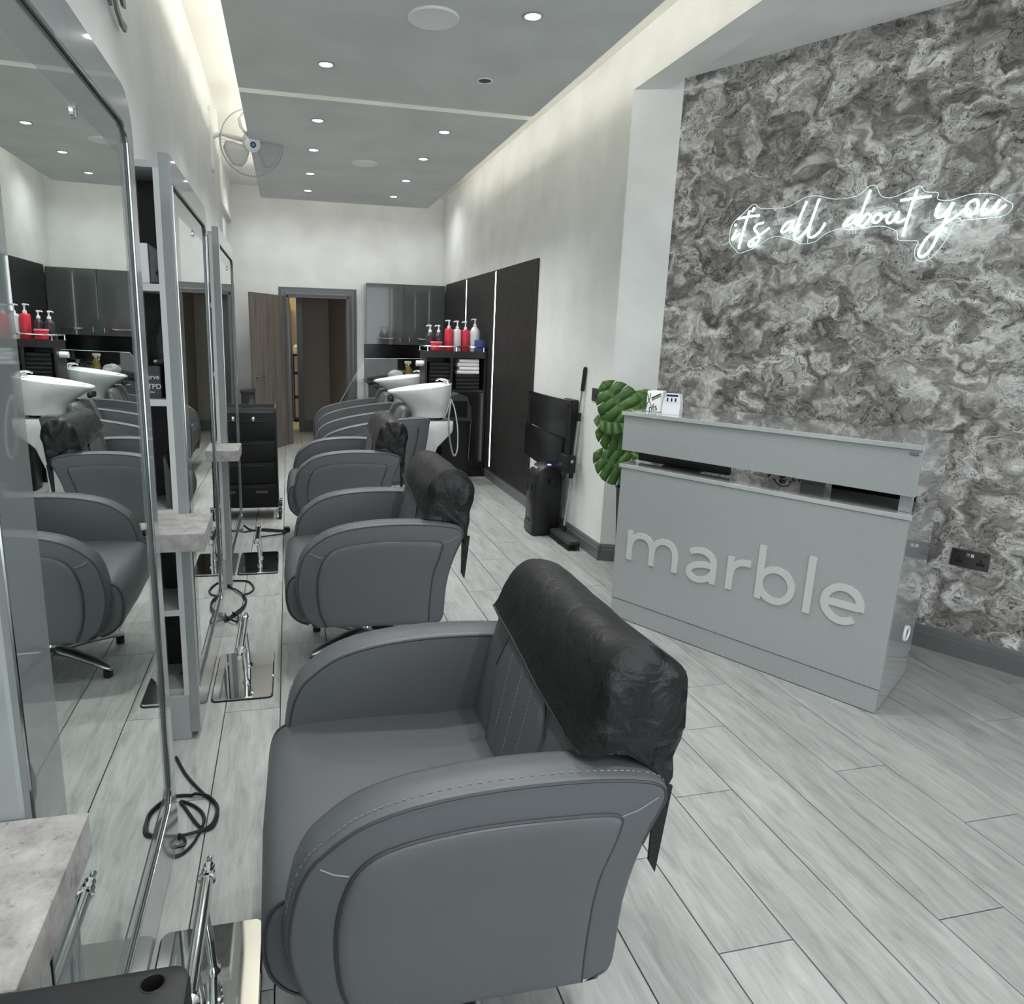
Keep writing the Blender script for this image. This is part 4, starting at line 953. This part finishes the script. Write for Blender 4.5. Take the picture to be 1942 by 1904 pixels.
tw = thing('towel_unit', 'black towel unit with two open cubbies and a chrome gallery rail', 'shelf unit', (1.376, 7.30, 0))
bm = BX(0, .022, 0, .30, .0, 1.335); box(bm, .64, .662, 0, .30, .0, 1.335); box(bm, .022, .64, 0, .30, 1.27, 1.335); box(bm, .022, .64, .285, .30, .0, 1.27)
obj('carcass', bm, M_blackwood, tw, smooth=False)
obj('divider', BX(.27, .30, .004, .285, .94, 1.27), M_blackwood, tw, smooth=False); obj('cubby_floor', BX(.022, .64, .004, .285, .915, .94), M_blackwood, tw, smooth=False)
d = obj('door', BX(.025, .637, -.016, .003, .10, .912, bev=.001, seg=1), M_blackgloss, tw, smooth=False)
obj('handle', tube(B(), [(.33, -.035, .70), (.33, -.035, .935 - .02)], .008, 8), M_ledw if False else mat('pale_bar_handle', (.85, .86, .87), .25), d)  # bright reflection on the bar put into its pale colour
obj('plinth', BX(.02, .64, .02, .28, .001, .099), M_black, tw, smooth=False)
bm = tube(B(), [(-.005, .28, 1.385), (-.005, .012, 1.385), (.005, .004, 1.385), (.655, .004, 1.385), (.665, .012, 1.385), (.665, .28, 1.385)], .008, 8)
for x, y in ((-.005, .27), (.03, .004), (.33, .004), (.63, .004), (.665, .27)): tube(bm, [(x, y, 1.336), (x, y, 1.385)], .006, 8); lathe(bm, [(0, 1.336), (.012, 1.336), (.012, 1.342), (0, 1.342)], 10, (x, y, 0))
obj('gallery_rail', bm, M_chrome, tw)
obj('mounting_clip', box(lathe(B(), [(0, 0), (.03, 0), (.03, -.075), (0, -.078)], 14, (-.0, .10, 1.205), 'x'), -.05, -.001, .09, .11, 1.19, 1.22), M_white, tw)
# bottles on top (z=1.3355)
def pump(name, x, r, h, matb, lab, grp=None, shoulder=.03, y=7.445, ph=.075):
    b = thing(name, lab, 'bottle', (x, y, 1.3355), grp)
    prof = [(0, 0), (r - .003, 0), (r, .004), (r, h - shoulder), (r * .92, h - shoulder * .6), (r * .55, h - shoulder * .15), (.014, h), (0, h)]
    obj('body', lathe(B(), prof, 22), matb, b)
    bm = lathe(B(), [(0, h), (.018, h), (.018, h + .022), (.008, h + .026), (.007, h + ph - .018), (.016, h + ph - .015), (.016, h + ph), (0, h + ph + .002)], 14); tube(bm, [(0, 0, h + ph - .007), (-.032, -.01, h + ph - .007), (-.044, -.013, h + ph - .015)], .006, 8)
    obj('pump', bm, M_white, b); return b
pump('pump_bottle', 1.455, .044, .19, M_purple, 'dark pump bottle with white pump, first from the left on the towel unit', shoulder=.05)
pump('pump_bottle', 1.545, .040, .19, M_purple, 'dark pump bottle with white pump, second from the left on the towel unit', shoulder=.05)
pump('pump_bottle', 1.655, .044, .235, M_red, 'red pump bottle left of the slim white bottle on the towel unit', shoulder=.015, ph=.085)
pump('pump_bottle', 1.746, .042, .23, mat('pearl_plastic', (.62, .60, .62), .3), 'slim white pump bottle between the two red bottles', shoulder=.015, ph=.085)
pump('pump_bottle', 1.835, .042, .225, M_red, 'red pump bottle right of the slim white bottle on the towel unit', shoulder=.015, ph=.085)
b = pump('pump_bottle', 1.938, .056, .26, mat('milky_plastic', (.66, .66, .68), .25), 'large white round-shouldered pump bottle at the right end', shoulder=.08, ph=.08)
obj('bottle_label', lathe(B(), [(.0565, .06), (.0565, .17)], 20), mat('mauve_label', (.25, .22, .28), .5), b) if False else None
r_ = thing('red_tub', 'pinkish red tub with pink lid in front of the dark bottles', 'tub', (1.50, 7.352, 1.3355))
obj('tub', box(B(), -.055, .055, -.035, .03, 0, .075, bev=.012), M_red, r_); obj('lid', box(B(), -.058, .058, -.037, .032, .0755, .098, bev=.008), mat('pink_lid', (.72, .16, .2), .35), r_)
o = obj('blue_box', BX(-.05, .05, -.03, .03, 0, .12, bev=.003), M_blue); o.location = (1.968, 7.345, 1.3355); tag(o, 'small blue box at the right end of the towel unit', 'box')
# towels
def towel(x, y, z, w, d, h, M_, lab, grp, rz=0):
    prof = roundrect(0, h, 0, d, h * .45, 4)
    bm = B(); N = 10; rings = []
    for i in range(N + 1):
        t_ = i / N; rings.append([(-w / 2 + w * t_, p[1] + .006 * mnoise.noise(Vector((t_ * 4, z * 40, 1))), p[0] + .003 * mnoise.noise(Vector((t_ * 5 + z * 30, p[1] * 12, 2)))) for p in prof])
    loft(bm, rings)
    o = obj('towel', bm, M_, angle=70); o.location = (x, y, z); o.rotation_euler = (0, 0, rz); return tag(o, lab, 'towel', grp)
names = ['lowest', 'second lowest', 'second highest', 'topmost']
for k in range(4): towel(1.845 + .01 * (k % 2), 7.315, 1.103 + .039 * k, .235 - .02 * (k % 2), .22, .038, M_towelw, f'folded white towel in the right cubby, {names[k]} of the white ones', 'white towels in the right cubby', .03 * (k - 1))
for k in range(4): towel(1.845, 7.32, .9405 + .0395 * k, .25, .22, .039, M_towelb, f'folded black towel in the right cubby, {names[k]} below the white towels', 'black towels in the right cubby')
nm = ['lowest', 'second from bottom', 'third from bottom', 'middle', 'third from top', 'second from top', 'topmost']
for k in range(7): towel(1.537, 7.32, .9405 + .0395 * k, .21, .22, .039, M_towelb, f'folded black towel in the left cubby, {nm[k]} of the pile', 'black towels in the left cubby')
# glass screen between the wash stations
gs = thing('glass_screen', 'clear glass screen with a slanted corner between the wash stations', 'screen', (0, 7.42, 0))
pts = [(.50, .02), (.50, .78), (.72, 1.165), (.77, 1.245), (1.370, 1.252), (1.370, .02)]
obj('pane', slab(B(), pts, [(0, .001), (.001, 0), (.009, 0), (.010, .001)], XZ), M_glass, gs, smooth=False)
obj('edge', tube(B(), [(x, .005, z) for x, z in pts[1:5]], .0025, 6), mat('glass_edge', (.30, .42, .40), .2), gs)

# ================================================================== WASH UNITS
WS = [(.24, .21), (.225, .33), (.225, .46), (.25, .56), (.30, .625), (.38, .665), (.52, .705), (.73, .742), (.95, .768), (1.13, .778), (1.185, .772), (1.21, .75), (1.205, .71), (1.175, .50), (1.11, .33), (1.05, .20), (1.0, .175), (.32, .175)]
WSI = [(.36, .19), (.325, .33), (.33, .46), (.37, .55), (.45, .60), (.60, .645), (.80, .675), (1.0, .695), (1.09, .698), (1.105, .68), (1.075, .50), (1.02, .33), (.975, .20)]
def make_wash(lab):
    w = thing('wash_unit', lab, 'wash unit', (0, 0, 0), 'backwash units at the rear of the salon')
    oc = [(p.x, p.y) for p in catmull([(x, z, 0) for x, z in WS], 3, closed=True)]; ic = [(p.x, p.y) for p in catmull([(x, z, 0) for x, z in WSI], 3)]
    Wd_ = .76
    for yo, sg in ((0, 1), (Wd_, -1)):
        a = obj('armrest', slab(B(), oc, [(yo + sg * d, i) for d, i in ((0, .012), (.002, .004), (.012, 0), (.05, -.005), (.088, 0), (.098, .004), (.10, .012))], XZ), M_leather, w)
        obj('piping', tube(B(), [(p[0], yo + sg * .002, p[1]) for p in inset2(oc, .006)[:-10]], .0034, 6), M_pipe, a)
        obj('piping', tube(B(), [(p[0], yo + sg * .098, p[1]) for p in inset2(oc, .006)[:-10]], .0034, 6), M_pipe, a)
        obj('side_pad', slab(B(), ic, [(yo + sg * .004, 0), (yo - sg * .006, .003), (yo - sg * .011, (.03,)), (yo - sg * .012, (.1,))], XZ), M_leather2, a)
        obj('pad_groove', tube(B(), [(p[0], yo - sg * .0008, p[1]) for p in ic], .0045, 6), M_pipe, a)
    SE = [(.26, .25), (.235, .30), (.235, .40), (.26, .45), (.32, .47), (.9, .45), (.95, .40), (.95, .20), (.30, .20)]
    sc_ = [(p.x, p.y) for p in catmull([(x, z, 0) for x, z in SE], 3, closed=True)]
    obj('seat', slab(B(), sc_, [(.095, .02), (.11, .004), (.14, 0), (Wd_ - .14, 0), (Wd_ - .11, .004), (Wd_ - .095, .02)], XZ), M_leather, w)
    BKw = [(.80, .42), (.86, .60), (.93, .80), (.965, .86), (1.00, .872), (1.04, .85), (1.05, .78), (1.02, .60), (.98, .40)]
    bc_ = [(p.x, p.y) for p in catmull([(x, z, 0) for x, z in BKw], 3, closed=True)]
    b = obj('backrest', slab(B(), bc_, [(.11, .035), (.125, .012), (.16, 0), (Wd_ - .16, 0), (Wd_ - .125, .012), (Wd_ - .11, .035)], XZ), M_leather, w)
    for k in (.30, .46): obj('back_seam', tube(B(), [(x - .004, k, z) for x, z in ((.82, .48), (.865, .61), (.93, .80), (.962, .858), (1.0, .873))], .003, 6), M_pipe, b)
    # ceramic basin
    def ring(z, x0, x1, hw, tilt=0, n=36, e=2.5):
        out = []
        for k in range(n):
            a = 2 * pi * k / n; cx, cy = cos(a), sin(a)
            px = (abs(cx) ** (2 / e)) * (1 if cx > 0 else -1); py = (abs(cy) ** (2 / e)) * (1 if cy > 0 else -1)
            x = (x0 + x1) / 2 + px * (x1 - x0) / 2
            tp = 1 - .35 * max(0, ((x0 + x1) / 2 + .05 - x) / (x1 - x0)) * 2
            out.append((x, Wd_ / 2 + py * hw * max(.45, tp), z + tilt * (x - x0)))
        return out
    bm = loft(B(), [ring(.745, 1.14, 1.40, .12), ring(.752, 1.11, 1.425, .15), ring(.80, 1.085, 1.445, .185), ring(.88, 1.03, 1.46, .225), ring(.925, .965, 1.468, .25, .02), ring(.952, .915, 1.472, .262, .08), ring(.975, .88, 1.474, .268, .125),
                    ring(.987, .880, 1.474, .268, .128), ring(.990, .892, 1.466, .258, .128), ring(.978, .915, 1.41, .235, .125), ring(.93, .98, 1.40, .205, .06), ring(.86, 1.06, 1.38, .16, .02), ring(.83, 1.12, 1.34, .10)])
    bs = obj('basin', bm, M_ceramic, w)
    tp = lathe(B(), [(0, 1.05), (.022, 1.05), (.024, 1.065), (.018, 1.085), (.02, 1.095), (0, 1.10)], 14, (1.43, Wd_ / 2 - .07, 0)); lathe(tp, [(0, 1.05), (.022, 1.05), (.024, 1.065), (.018, 1.085), (0, 1.09)], 14, (1.43, Wd_ / 2 + .03, 0))
    tube(tp, catmull([(1.43, Wd_ / 2 - .07, 1.09), (1.41, Wd_ / 2 - .07, 1.10), (1.36, Wd_ / 2 - .07, 1.105), (1.32, Wd_ / 2 - .07, 1.09)], 4), .008, 8)
    tube(tp, [(1.43, Wd_ / 2 + .10, 1.045), (1.43, Wd_ / 2 + .10, 1.085), (1.40, Wd_ / 2 + .10, 1.09)], .011, 10)
    obj('tap', tp, M_chrome, bs)
    obj('neck_rest', slab(B(), roundrect(Wd_ / 2 - .085, Wd_ / 2 + .085, .895, .945, .02), [(.90, .004), (.905, 0), (.925, 0), (.935, .008)], lambda a, b_, d: (d - .01, a, b_)), M_wgel, bs)
    obj('overflow', lathe(B(), [(0, 0), (.02, 0), (.02, .004), (0, .005)], 14, (.965, Wd_ / 2, .995)), M_chrome, bs)
    # pedestal
    def pr_(z, x0, x1, hw): return [(x, Wd_ / 2 + y, z) for x, y in roundrect(x0, x1, -hw, hw, .03, 4)]
    obj('pedestal', loft(B(), [pr_(.0, 1.10, 1.26, .14), pr_(.30, 1.08, 1.27, .15), pr_(.48, 1.06, 1.33, .17), pr_(.61, 1.05, 1.455, .19), pr_(.64, 1.05, 1.468, .195), pr_(.715, 1.05, 1.472, .195), pr_(.725, 1.06, 1.465, .19)]), M_ceramic, w)
    bm = tube(B(), [(1.36, Wd_ / 2, .72), (1.37, Wd_ / 2, .76)], .04, 14); tube(bm, [(1.22, Wd_ / 2 - .05, .72), (1.22, Wd_ / 2 - .05, .76)], .02, 12); obj('basin_pivot', bm, M_black, w)
    obj('shower_hose', tube(B(), catmull([(1.435, .16, .93), (1.42, .14, .86), (1.405, .12, .72), (1.42, .10, .55), (1.445, .09, .44), (1.47, .09, .43), (1.49, .10, .50), (1.49, .12, .68), (1.465, .14, .84), (1.44, .16, .92)], 6), .0075, 8), mat('metal_hose', (.5, .5, .5), .3, .8) if 'metal_hose' not in bpy.data.materials else bpy.data.materials['metal_hose'], w)
    return w
w0 = make_wash('near wash unit, grey reclining chair with white tilting basin, in front of the glass screen'); w0.location = (.0, 6.13, 0)
w1_ = copy_tree(w0); w1_['label'] = 'far wash unit, grey reclining chair with white basin, behind the glass screen'; w1_.location = (.04, 7.60, 0)
# black pedal bin beside the near basin
bn = thing('waste_bin', 'tall black bin with swing lid between the near basin and towel unit', 'bin', (1.65, 7.02, 0))
rr_ = lambda z, w_, d_: [(x, y, z) for x, y in roundrect(-w_, w_, -d_, d_, .03, 4)]
obj('body', loft(B(), [rr_(.0, .115, .10), rr_(.02, .12, .105), rr_(.63, .14, .125), rr_(.64, .145, .13), rr_(.66, .145, .13)]), M_black, bn)
bm = B(); loft(bm, [[(x, y, z) for x, z in ((-.14, .66), (-.13, .80), (-.09, .9), (.0, .935), (.09, .9), (.13, .80), (.14, .66))] for y in (-.12, .12)]); obj('hood', bm, M_dark, bn)
obj('flap', BX(-.09, .09, -.126, -.1205, .70, .86, bev=.002), M_blackgloss, bn, smooth=False)
o = thing('floor_plate', 'small grey metal plate with a leg at the base of the towel unit', 'bracket', (1.80, 7.22, 0)); obj('upright', BX(-.03, .03, .03, .036, 0.006, .30, bev=.002), M_silver, o); obj('foot', BX(-.03, .035, -.03, .036, 0.0005, .006), M_steel, o, smooth=False)

# ================================================================== TROLLEYS
M_satin = mat('black_satin', (.007, .007, .008), .5, spec=.3)
def trolley(name, x, y, w, d, h, lab, z0=.10, drawers=4):
    t_ = thing(name, lab, 'trolley', (x, y, 0))
    obj('body', BX(-w / 2, w / 2, -d / 2, d / 2, z0, h - .035, bev=.006), M_satin, t_)
    for k in range(drawers):
        za = z0 + .03 + k * (h - .10 - z0) / drawers; zb = za + (h - .10 - z0) / drawers - .008
        dr = obj('drawer', BX(-w / 2 + .015, w / 2 - .015, -d / 2 - .014, -d / 2 - .001, za, zb, bev=.004), M_satin, t_)
        obj('grip', BX(-w / 4, w / 4, -d / 2 - .020, -d / 2 - .0145, zb - .03, zb - .02, bev=.002), M_black, dr)
    for sx in (-1, 1):
        for sy in (-1, 1):
            c0 = Vector((sx * (w / 2 - .02 + .03), sy * (d / 2 - .03), 0))
            c_ = obj('castor', lathe(B(), [(0, -.012), (.036, -.012), (.043, -.007), (.043, .007), (.036, .012), (0, .012)], 22, (c0.x, c0.y, .0432), 'x'), M_black, t_)
            bm = box(B(), c0.x - .017, c0.x - .013, c0.y - .014, c0.y + .014, .038, .098); box(bm, c0.x + .013, c0.x + .017, c0.y - .014, c0.y + .014, .038, .098); box(bm, c0.x - .017, c0.x + .017, c0.y - .016, c0.y + .016, .095, .0995); lathe(bm, [(0, -.019), (.008, -.019), (.008, .019), (0, .019)], 10, (c0.x, c0.y, .0432), 'x')
            obj('castor_fork', bm, M_steel, c_)
    return t_
ft = trolley('drawer_trolley', -.285, 5.92, .345, .36, .905, 'tall black drawer trolley on castors behind the farthest mirror')
bm = BX(-.165, .165, -.175, -.165, .875, .905); box(bm, -.165, .165, .165, .175, .875, .905); box(bm, -.172, -.162, -.175, .175, .875, .905); box(bm, .162, .172, -.175, .175, .875, .905); obj('top_rim', bm, M_dark, ft, smooth=False)
obj('latch', BX(-.01, .01, -.20, -.188, .80, .84, bev=.002), M_steel, ft); obj('trolley_label', BX(.0, .09, -.1960, -.1952, .225, .245), mat('dark_grey_label', (.07, .07, .07), .6), ft, smooth=False)  # small dark grey label on the trolley front
nt = trolley('tool_trolley', -.312, .386, .38, .46, .85, 'black salon trolley top with a holder hole, at the bottom left corner', drawers=3)
# flat top tray with rounded corners, a raised lip, a recess and a dryer hole
TX0, TX1, TY0, TY1 = -.197, .200, -.245, .240
M_tray = mat('black_tray_plastic', (.012, .012, .0135), .45)
rim = roundrect(TX0, TX1, TY0, TY1, .018)
hole = [(.166 + .0115 * cos(a), .220 + .0105 * sin(a)) for a in [2 * pi * k / 20 for k in range(20)]]
rec = roundrect(TX0 + .03, TX1 - .055, TY0 + .03, TY1 - .045, .015)
bm = slab(B(), rim, [(.816, .004), (.82, 0), (.872, 0), (.8785, .002), (.88, .006)], XY); 
topf = max(bm.faces, key=lambda f: f.calc_center_median().z if len(f.verts) > 6 else -9); edges = list(topf.edges); bmesh.ops.delete(bm, geom=[topf], context='FACES_ONLY')
for loop_, z_ in ((hole, .845), (rec, .868)):
    vt = [bm.verts.new((x, y, .88)) for x, y in loop_]; vb_ = [bm.verts.new((x, y, z_)) for x, y in inset2(loop_, .0008)]; n_ = len(vt)
    edges += [bm.edges.new((vt[i], vt[(i + 1) % n_])) for i in range(n_)]
    for i in range(n_): bm.faces.new((vt[i], vt[(i + 1) % n_], vb_[(i + 1) % n_], vb_[i]))
    bm.faces.new(vb_)
bmesh.ops.triangle_fill(bm, use_beauty=True, use_dissolve=False, edges=edges)
tr_ = obj('tray', bm, M_tray, nt, angle=30)
obj('holder_lip', tube(B(), [(x, y, .8802) for x, y in hole], .0009, 6, closed=True), M_black, tr_)
bu = thing('black_cabinet', 'small black cabinet by the open door, behind the drawer trolley', 'cabinet', (-.47, 8.55, 0))
obj('body', BX(-.07, .075, -.15, .15, .02, .80, bev=.004), M_blackgloss, bu); obj('top', BX(-.085, .085, -.16, .16, .801, .825, bev=.003), M_black, bu); obj('plinth', BX(-.06, .06, -.14, .14, .0, .02), M_black, bu, smooth=False)

# ================================================================== WALL FAN
fan = thing('wall_fan', 'white wall fan with clear blades high on the left wall', 'fan', (LX, 6.0, 2.80))
fc_ = Vector((-.225 - LX, .05, .085)); nrm = (Vector((.16, -.93, -.33))).normalized()
ux = nrm.cross(Vector((0, 0, 1))).normalized(); uy = ux.cross(nrm).normalized()
def fp(a, r, d): return fc_ + ux * (r * cos(a)) + uy * (r * sin(a)) + nrm * d
bm = slab(B(), roundrect(-.045, .045, -.14, .13, .03), [(0, 0), (.02, 0), (.026, .006)], lambda a, b_, d: (d, a, b_)); obj('wall_bracket', bm, M_white, fan)
obj('arm', tube(B(), catmull([(.02, 0, .10), (.08, .03, .135), (.15, .09, .13), tuple(fc_ - nrm * .12)], 4), .018, 10), M_white, fan)
def disc_loft(prof, n=28): return loft(B(), [[fp(2 * pi * k / n, r, d) for k in range(n)] for r, d in prof])
obj('motor', disc_loft([(.0, -.16), (.045, -.155), (.06, -.13), (.062, -.07), (.045, -.045), (0, -.04)]), M_white, fan)
hub = obj('hub', disc_loft([(0, .028), (.05, .03), (.058, .038), (.056, .050), (.04, .062), (0, .066)]), M_white, fan)
obj('hub_badge', disc_loft([(0, .066), (.022, .0645), (.022, .068), (0, .0685)], 20), mat('blue_badge', (.01, .03, .12), .4), hub)
bm = B()
for k in range(6):
    a = 2 * pi * k / 6
    tube(bm, [fp(a, .003, .069), fp(a, .013, .069)], .0022, 5)
obj('badge_star', bm, mat('pale_blue_print', (.25, .5, .8), .5), hub)
for k in range(3):
    a0 = radians(75 + 120 * k); rows = []
    for f, (r, da0, da1) in enumerate(((.045, -.35, .35), (.09, -.50, .62), (.14, -.48, .78), (.19, -.34, .78), (.215, -.05, .55))):
        rows.append([fp(a0 + da0 + (da1 - da0) * i / 6, r, .012 - .03 * (i / 6)) for i in range(7)])
    bm = B(); vr = [[bm.verts.new(p) for p in r] for r in rows]
    for A, Bq in zip(vr, vr[1:]):
        for i in range(6): bm.faces.new((A[i], A[i + 1], Bq[i + 1], Bq[i]))
    o = obj('blade', bm, M_guard, fan); mm = o.modifiers.new('thick', 'SOLIDIFY'); mm.thickness = .002
RF = .232
bm = tube(B(), [fp(2 * pi * k / 48, RF, 0) for k in range(48)], .0055, 6, closed=True)
obj('guard_ring', bm, mat('guard_white', (.42, .42, .42), .5), fan)
bm = B()
for k in range(60):
    a = 2 * pi * k / 60
    tube(bm, [fp(a, .055, .05), fp(a + .12, .12, .058), fp(a + .22, .19, .042), fp(a + .26, RF, .0)], .0007, 3, cap=False)
    tube(bm, [fp(a, .06, -.06), fp(a - .12, .14, -.07), fp(a - .2, .2, -.045), fp(a - .22, RF, .0)], .0007, 3, cap=False)
obj('guard_wire', bm, bpy.data.materials['guard_white'], fan, smooth=False, kind='stuff')
bm = tube(B(), [(.06, .02, .12), (.062, .02, .04), (.062, .02, .0)], .0015, 5); tube(bm, [(.04, -.02, .12), (.042, -.02, .05)], .0015, 5); obj('pull_cord', bm, M_white, fan)
bm = tube(B(), catmull([(.012, -.06, .14), (.008, -.10, .20), (.01, -.12, .27)], 4), .003, 5); lathe(bm, [(0, 0), (.018, 0), (.018, .02), (0, .022)], 12, (.0, -.12, .26), 'x'); obj('power_lead', bm, M_white, fan)

# ================================================================== WALL LETTERING (bottom of a metal letter, top left)
wl = thing('wall_letter', 'dark metal wall lettering, its curved foot showing at the top left edge', 'lettering', (LX, 2.72, 2.47))
def strokes(name, pts, label=None):
    obj(name, slab(B(), [(y - 2.72, z - 2.47) for y, z in pts], [(.020, 0), (.030, 0)], YZ), mat('gunmetal', (.16, .16, .165), .35, .7) if 'gunmetal' not in bpy.data.materials else bpy.data.materials['gunmetal'], wl, smooth=False)
strokes('letter_leg', [(2.60, 2.62), (2.641, 2.52), (2.676, 2.466), (2.743, 2.444), (2.801, 2.447), (2.818, 2.472), (2.752, 2.467), (2.70, 2.482), (2.668, 2.53), (2.63, 2.62)])
strokes('letter_serif', [(2.53, 2.50), (2.56, 2.455), (2.605, 2.449), (2.60, 2.468), (2.58, 2.52)])
strokes('letter_arm', [(2.735, 2.60), (2.749, 2.54), (2.79, 2.52), (2.826, 2.525), (2.822, 2.552), (2.79, 2.56), (2.77, 2.60)])
bm = B()
for y, z in ((2.66, 2.52), (2.58, 2.48), (2.78, 2.545)): tube(bm, [(.0, y - 2.72, z - 2.47), (.021, y - 2.72, z - 2.47)], .004, 8)
obj('standoff', bm, M_steel, wl)

# ================================================================== FLOOR VACUUM, WALL DRYER, BROOM
vc = thing('hair_vacuum', 'black upright floor vacuum with rounded top and blue light by the wall', 'vacuum', (1.915, 5.06, 0))
# front face looks toward -x; outline in YZ? the rounded top runs along y, so profile is in XZ
prof = [(-.115, .03), (-.108, .0), (.10, .0), (.108, .02), (.108, .44)] + [(.0 + .108 * cos(a), .44 + .115 * sin(a)) for a in [pi / 2 * k / 6 for k in range(1, 13)]] + [(-.112, .40)]
prof = [(x, z) for x, z in prof]
obj('body', slab(B(), prof, [(-.105, .012), (-.10, .004), (-.09, 0), (.09, 0), (.10, .004), (.105, .012)], XZ), M_black, vc)
obj('front_window', BX(-.118, -.1085, -.075, .075, .13, .40, bev=.003), M_blackgloss, vc)
obj('intake', BX(-.124, -.1095, -.09, .09, .012, .10, bev=.006), M_dark, vc)
obj('side_knob', lathe(B(), [(0, 0), (.035, 0), (.035, -.006), (.02, -.008), (.018, -.014), (0, -.015)], 20, (.02, -.105, .43), 'y'), M_blackgloss, vc)
obj('power_light', lathe(B(), [(0, 0), (.015, 0), (.014, .006), (0, .008)], 14, (.0, -.08, .5545)), M_bluelight, vc)
me = text_mesh('eye-vac', .042, .0004); o = link('lettering', me, M_text, vc); o.matrix_local = Matrix.Translation((-.0755, .03, .5275)) @ Matrix(((0, .72, -.69, 0), (-1, 0, 0, 0), (0, .69, .72, 0), (0, 0, 0, 1)))
obj('lead', tube(B(), catmull([(.09, -.106, .10), (.10, -.125, .16), (.10, -.12, .22), (.095, -.108, .26)], 5), .004, 6), M_cable, vc)

wd = thing('wall_dryer', 'black wall-mounted hood dryer with two folded glossy flaps above the vacuum', 'hair dryer', (WX, 4.95, .60))
obj('mount', BX(-.05, -.001, -.10, .08, .02, .46, bev=.008), M_black, wd)
obj('joint_block', BX(-.13, -.052, -.24, -.09, -.06, .07, bev=.01), M_black, wd)
obj('hinge_post', tube(B(), [(-.10, -.17, -.04), (-.095, -.15, .44)], .02, 12), M_black, wd)
obj('hinge_post', tube(B(), [(-.045, -.04, .30), (-.075, -.09, .32), (-.09, -.14, .33)], .016, 10), M_black, wd)
def flap(name, quad, th):
    q = [Vector(p) for p in quad]; n_ = (q[1] - q[0]).cross(q[3] - q[0]).normalized() * th
    N = 8; rows = []
    for i in range(N + 1):
        t_ = i / N; rows.append([q[0].lerp(q[1], t_) + n_ * (1.2 * sin(pi * t_)), q[3].lerp(q[2], t_) + n_ * (1.2 * sin(pi * t_)), q[3].lerp(q[2], t_) + n_ * (1.2 * sin(pi * t_) - 1), q[0].lerp(q[1], t_) + n_ * (1.2 * sin(pi * t_) - 1)])
    return obj(name, loft(B(), rows), M_blackgloss, wd)
# flaps stand out from the wall in plane roughly parallel to it
flap('upper_flap', [(-.075, -.11, .455), (-.085, .79, .46), (-.085, .79, .195), (-.08, -.10, .175)], .016)
flap('lower_flap', [(-.092, -.06, .172), (-.10, .79, .192), (-.105, .79, -.07), (-.098, -.03, -.11)], .016)
obj('hinge_arm', tube(B(), [(-.09, .72, .16), (-.092, .73, .32), (-.092, .72, .42)], .009, 8), M_black, wd)
obj('vent_slot', BX(-.055, -.0505, -.09, .04, .36, .42), M_dark, wd, smooth=False)
obj('lead', tube(B(), catmull([(-.08, -.12, -.05), (-.06, -.06, -.11), (-.04, -.0, -.15), (-.03, .05, -.16)], 5), .005, 6), M_cable, wd)
obj('bolt', lathe(B(), [(0, 0), (.012, 0), (.012, -.01), (0, -.011)], 12, (-.09, -.242, .03), 'y'), M_steel, wd)

br = thing('broom', 'long-handled black broom leaning against the white wall', 'broom', (1.955, 4.78, 0))
top = Vector((2.058 - 1.955, -.03, 1.305)); bot = Vector((.05, .055, .065))
pt = lambda f: bot.lerp(top, f)
obj('pole', tube(B(), [pt(.0), pt(.36)], .0115, 10), M_steel, br); obj('pole', tube(B(), [pt(.34), pt(.72)], .0105, 10), mat('silver_tube', (.6, .6, .6), .25, .9), br); obj('pole', tube(B(), [pt(.70), pt(.9)], .0095, 10), M_chrome, br)
obj('grip', tube(B(), [pt(.86), pt(.98), pt(.995), pt(1.0)], [.014, .0145, .013, .006], 12), M_black, br)
for f in (.34, .685): obj('clamp', tube(B(), [pt(f), pt(f + .05)], .0165, 12), M_black, br)
obj('socket', tube(B(), [bot + Vector((0, 0, -.02)), pt(.04)], [.018, .014], 12), M_black, br)
hd = Vector((-.03, -.42, 0)).normalized(); 
bm = B(); a_ = Vector((.02, .155, 0)); b_ = Vector((.02, -.23, 0)); sd = Vector((.045, 0, 0))
loft(bm, [[p - sd + Vector((0, 0, .045)), p + sd + Vector((0, 0, .045)), p + sd * .8 + Vector((0, 0, .068)), p - sd * .8 + Vector((0, 0, .068))] for p in (a_, a_.lerp(b_, .5), b_)])
obj('head', bm, M_dark, br)
bm = B(); rb = random.Random(3)
for i in range(46):
    for j in range(6):
        p = a_.lerp(b_, i / 45) + sd * (-.9 + 1.8 * j / 5); e = p + Vector((rb.uniform(-.006, .006) - .004, rb.uniform(-.004, .004) + (.012 * (0.5 - i / 45)), 0))
        tube(bm, [p + Vector((0, 0, .046)), e], .0028, 3)
obj('bristles', bm, M_black, br, smooth=False, kind='stuff')
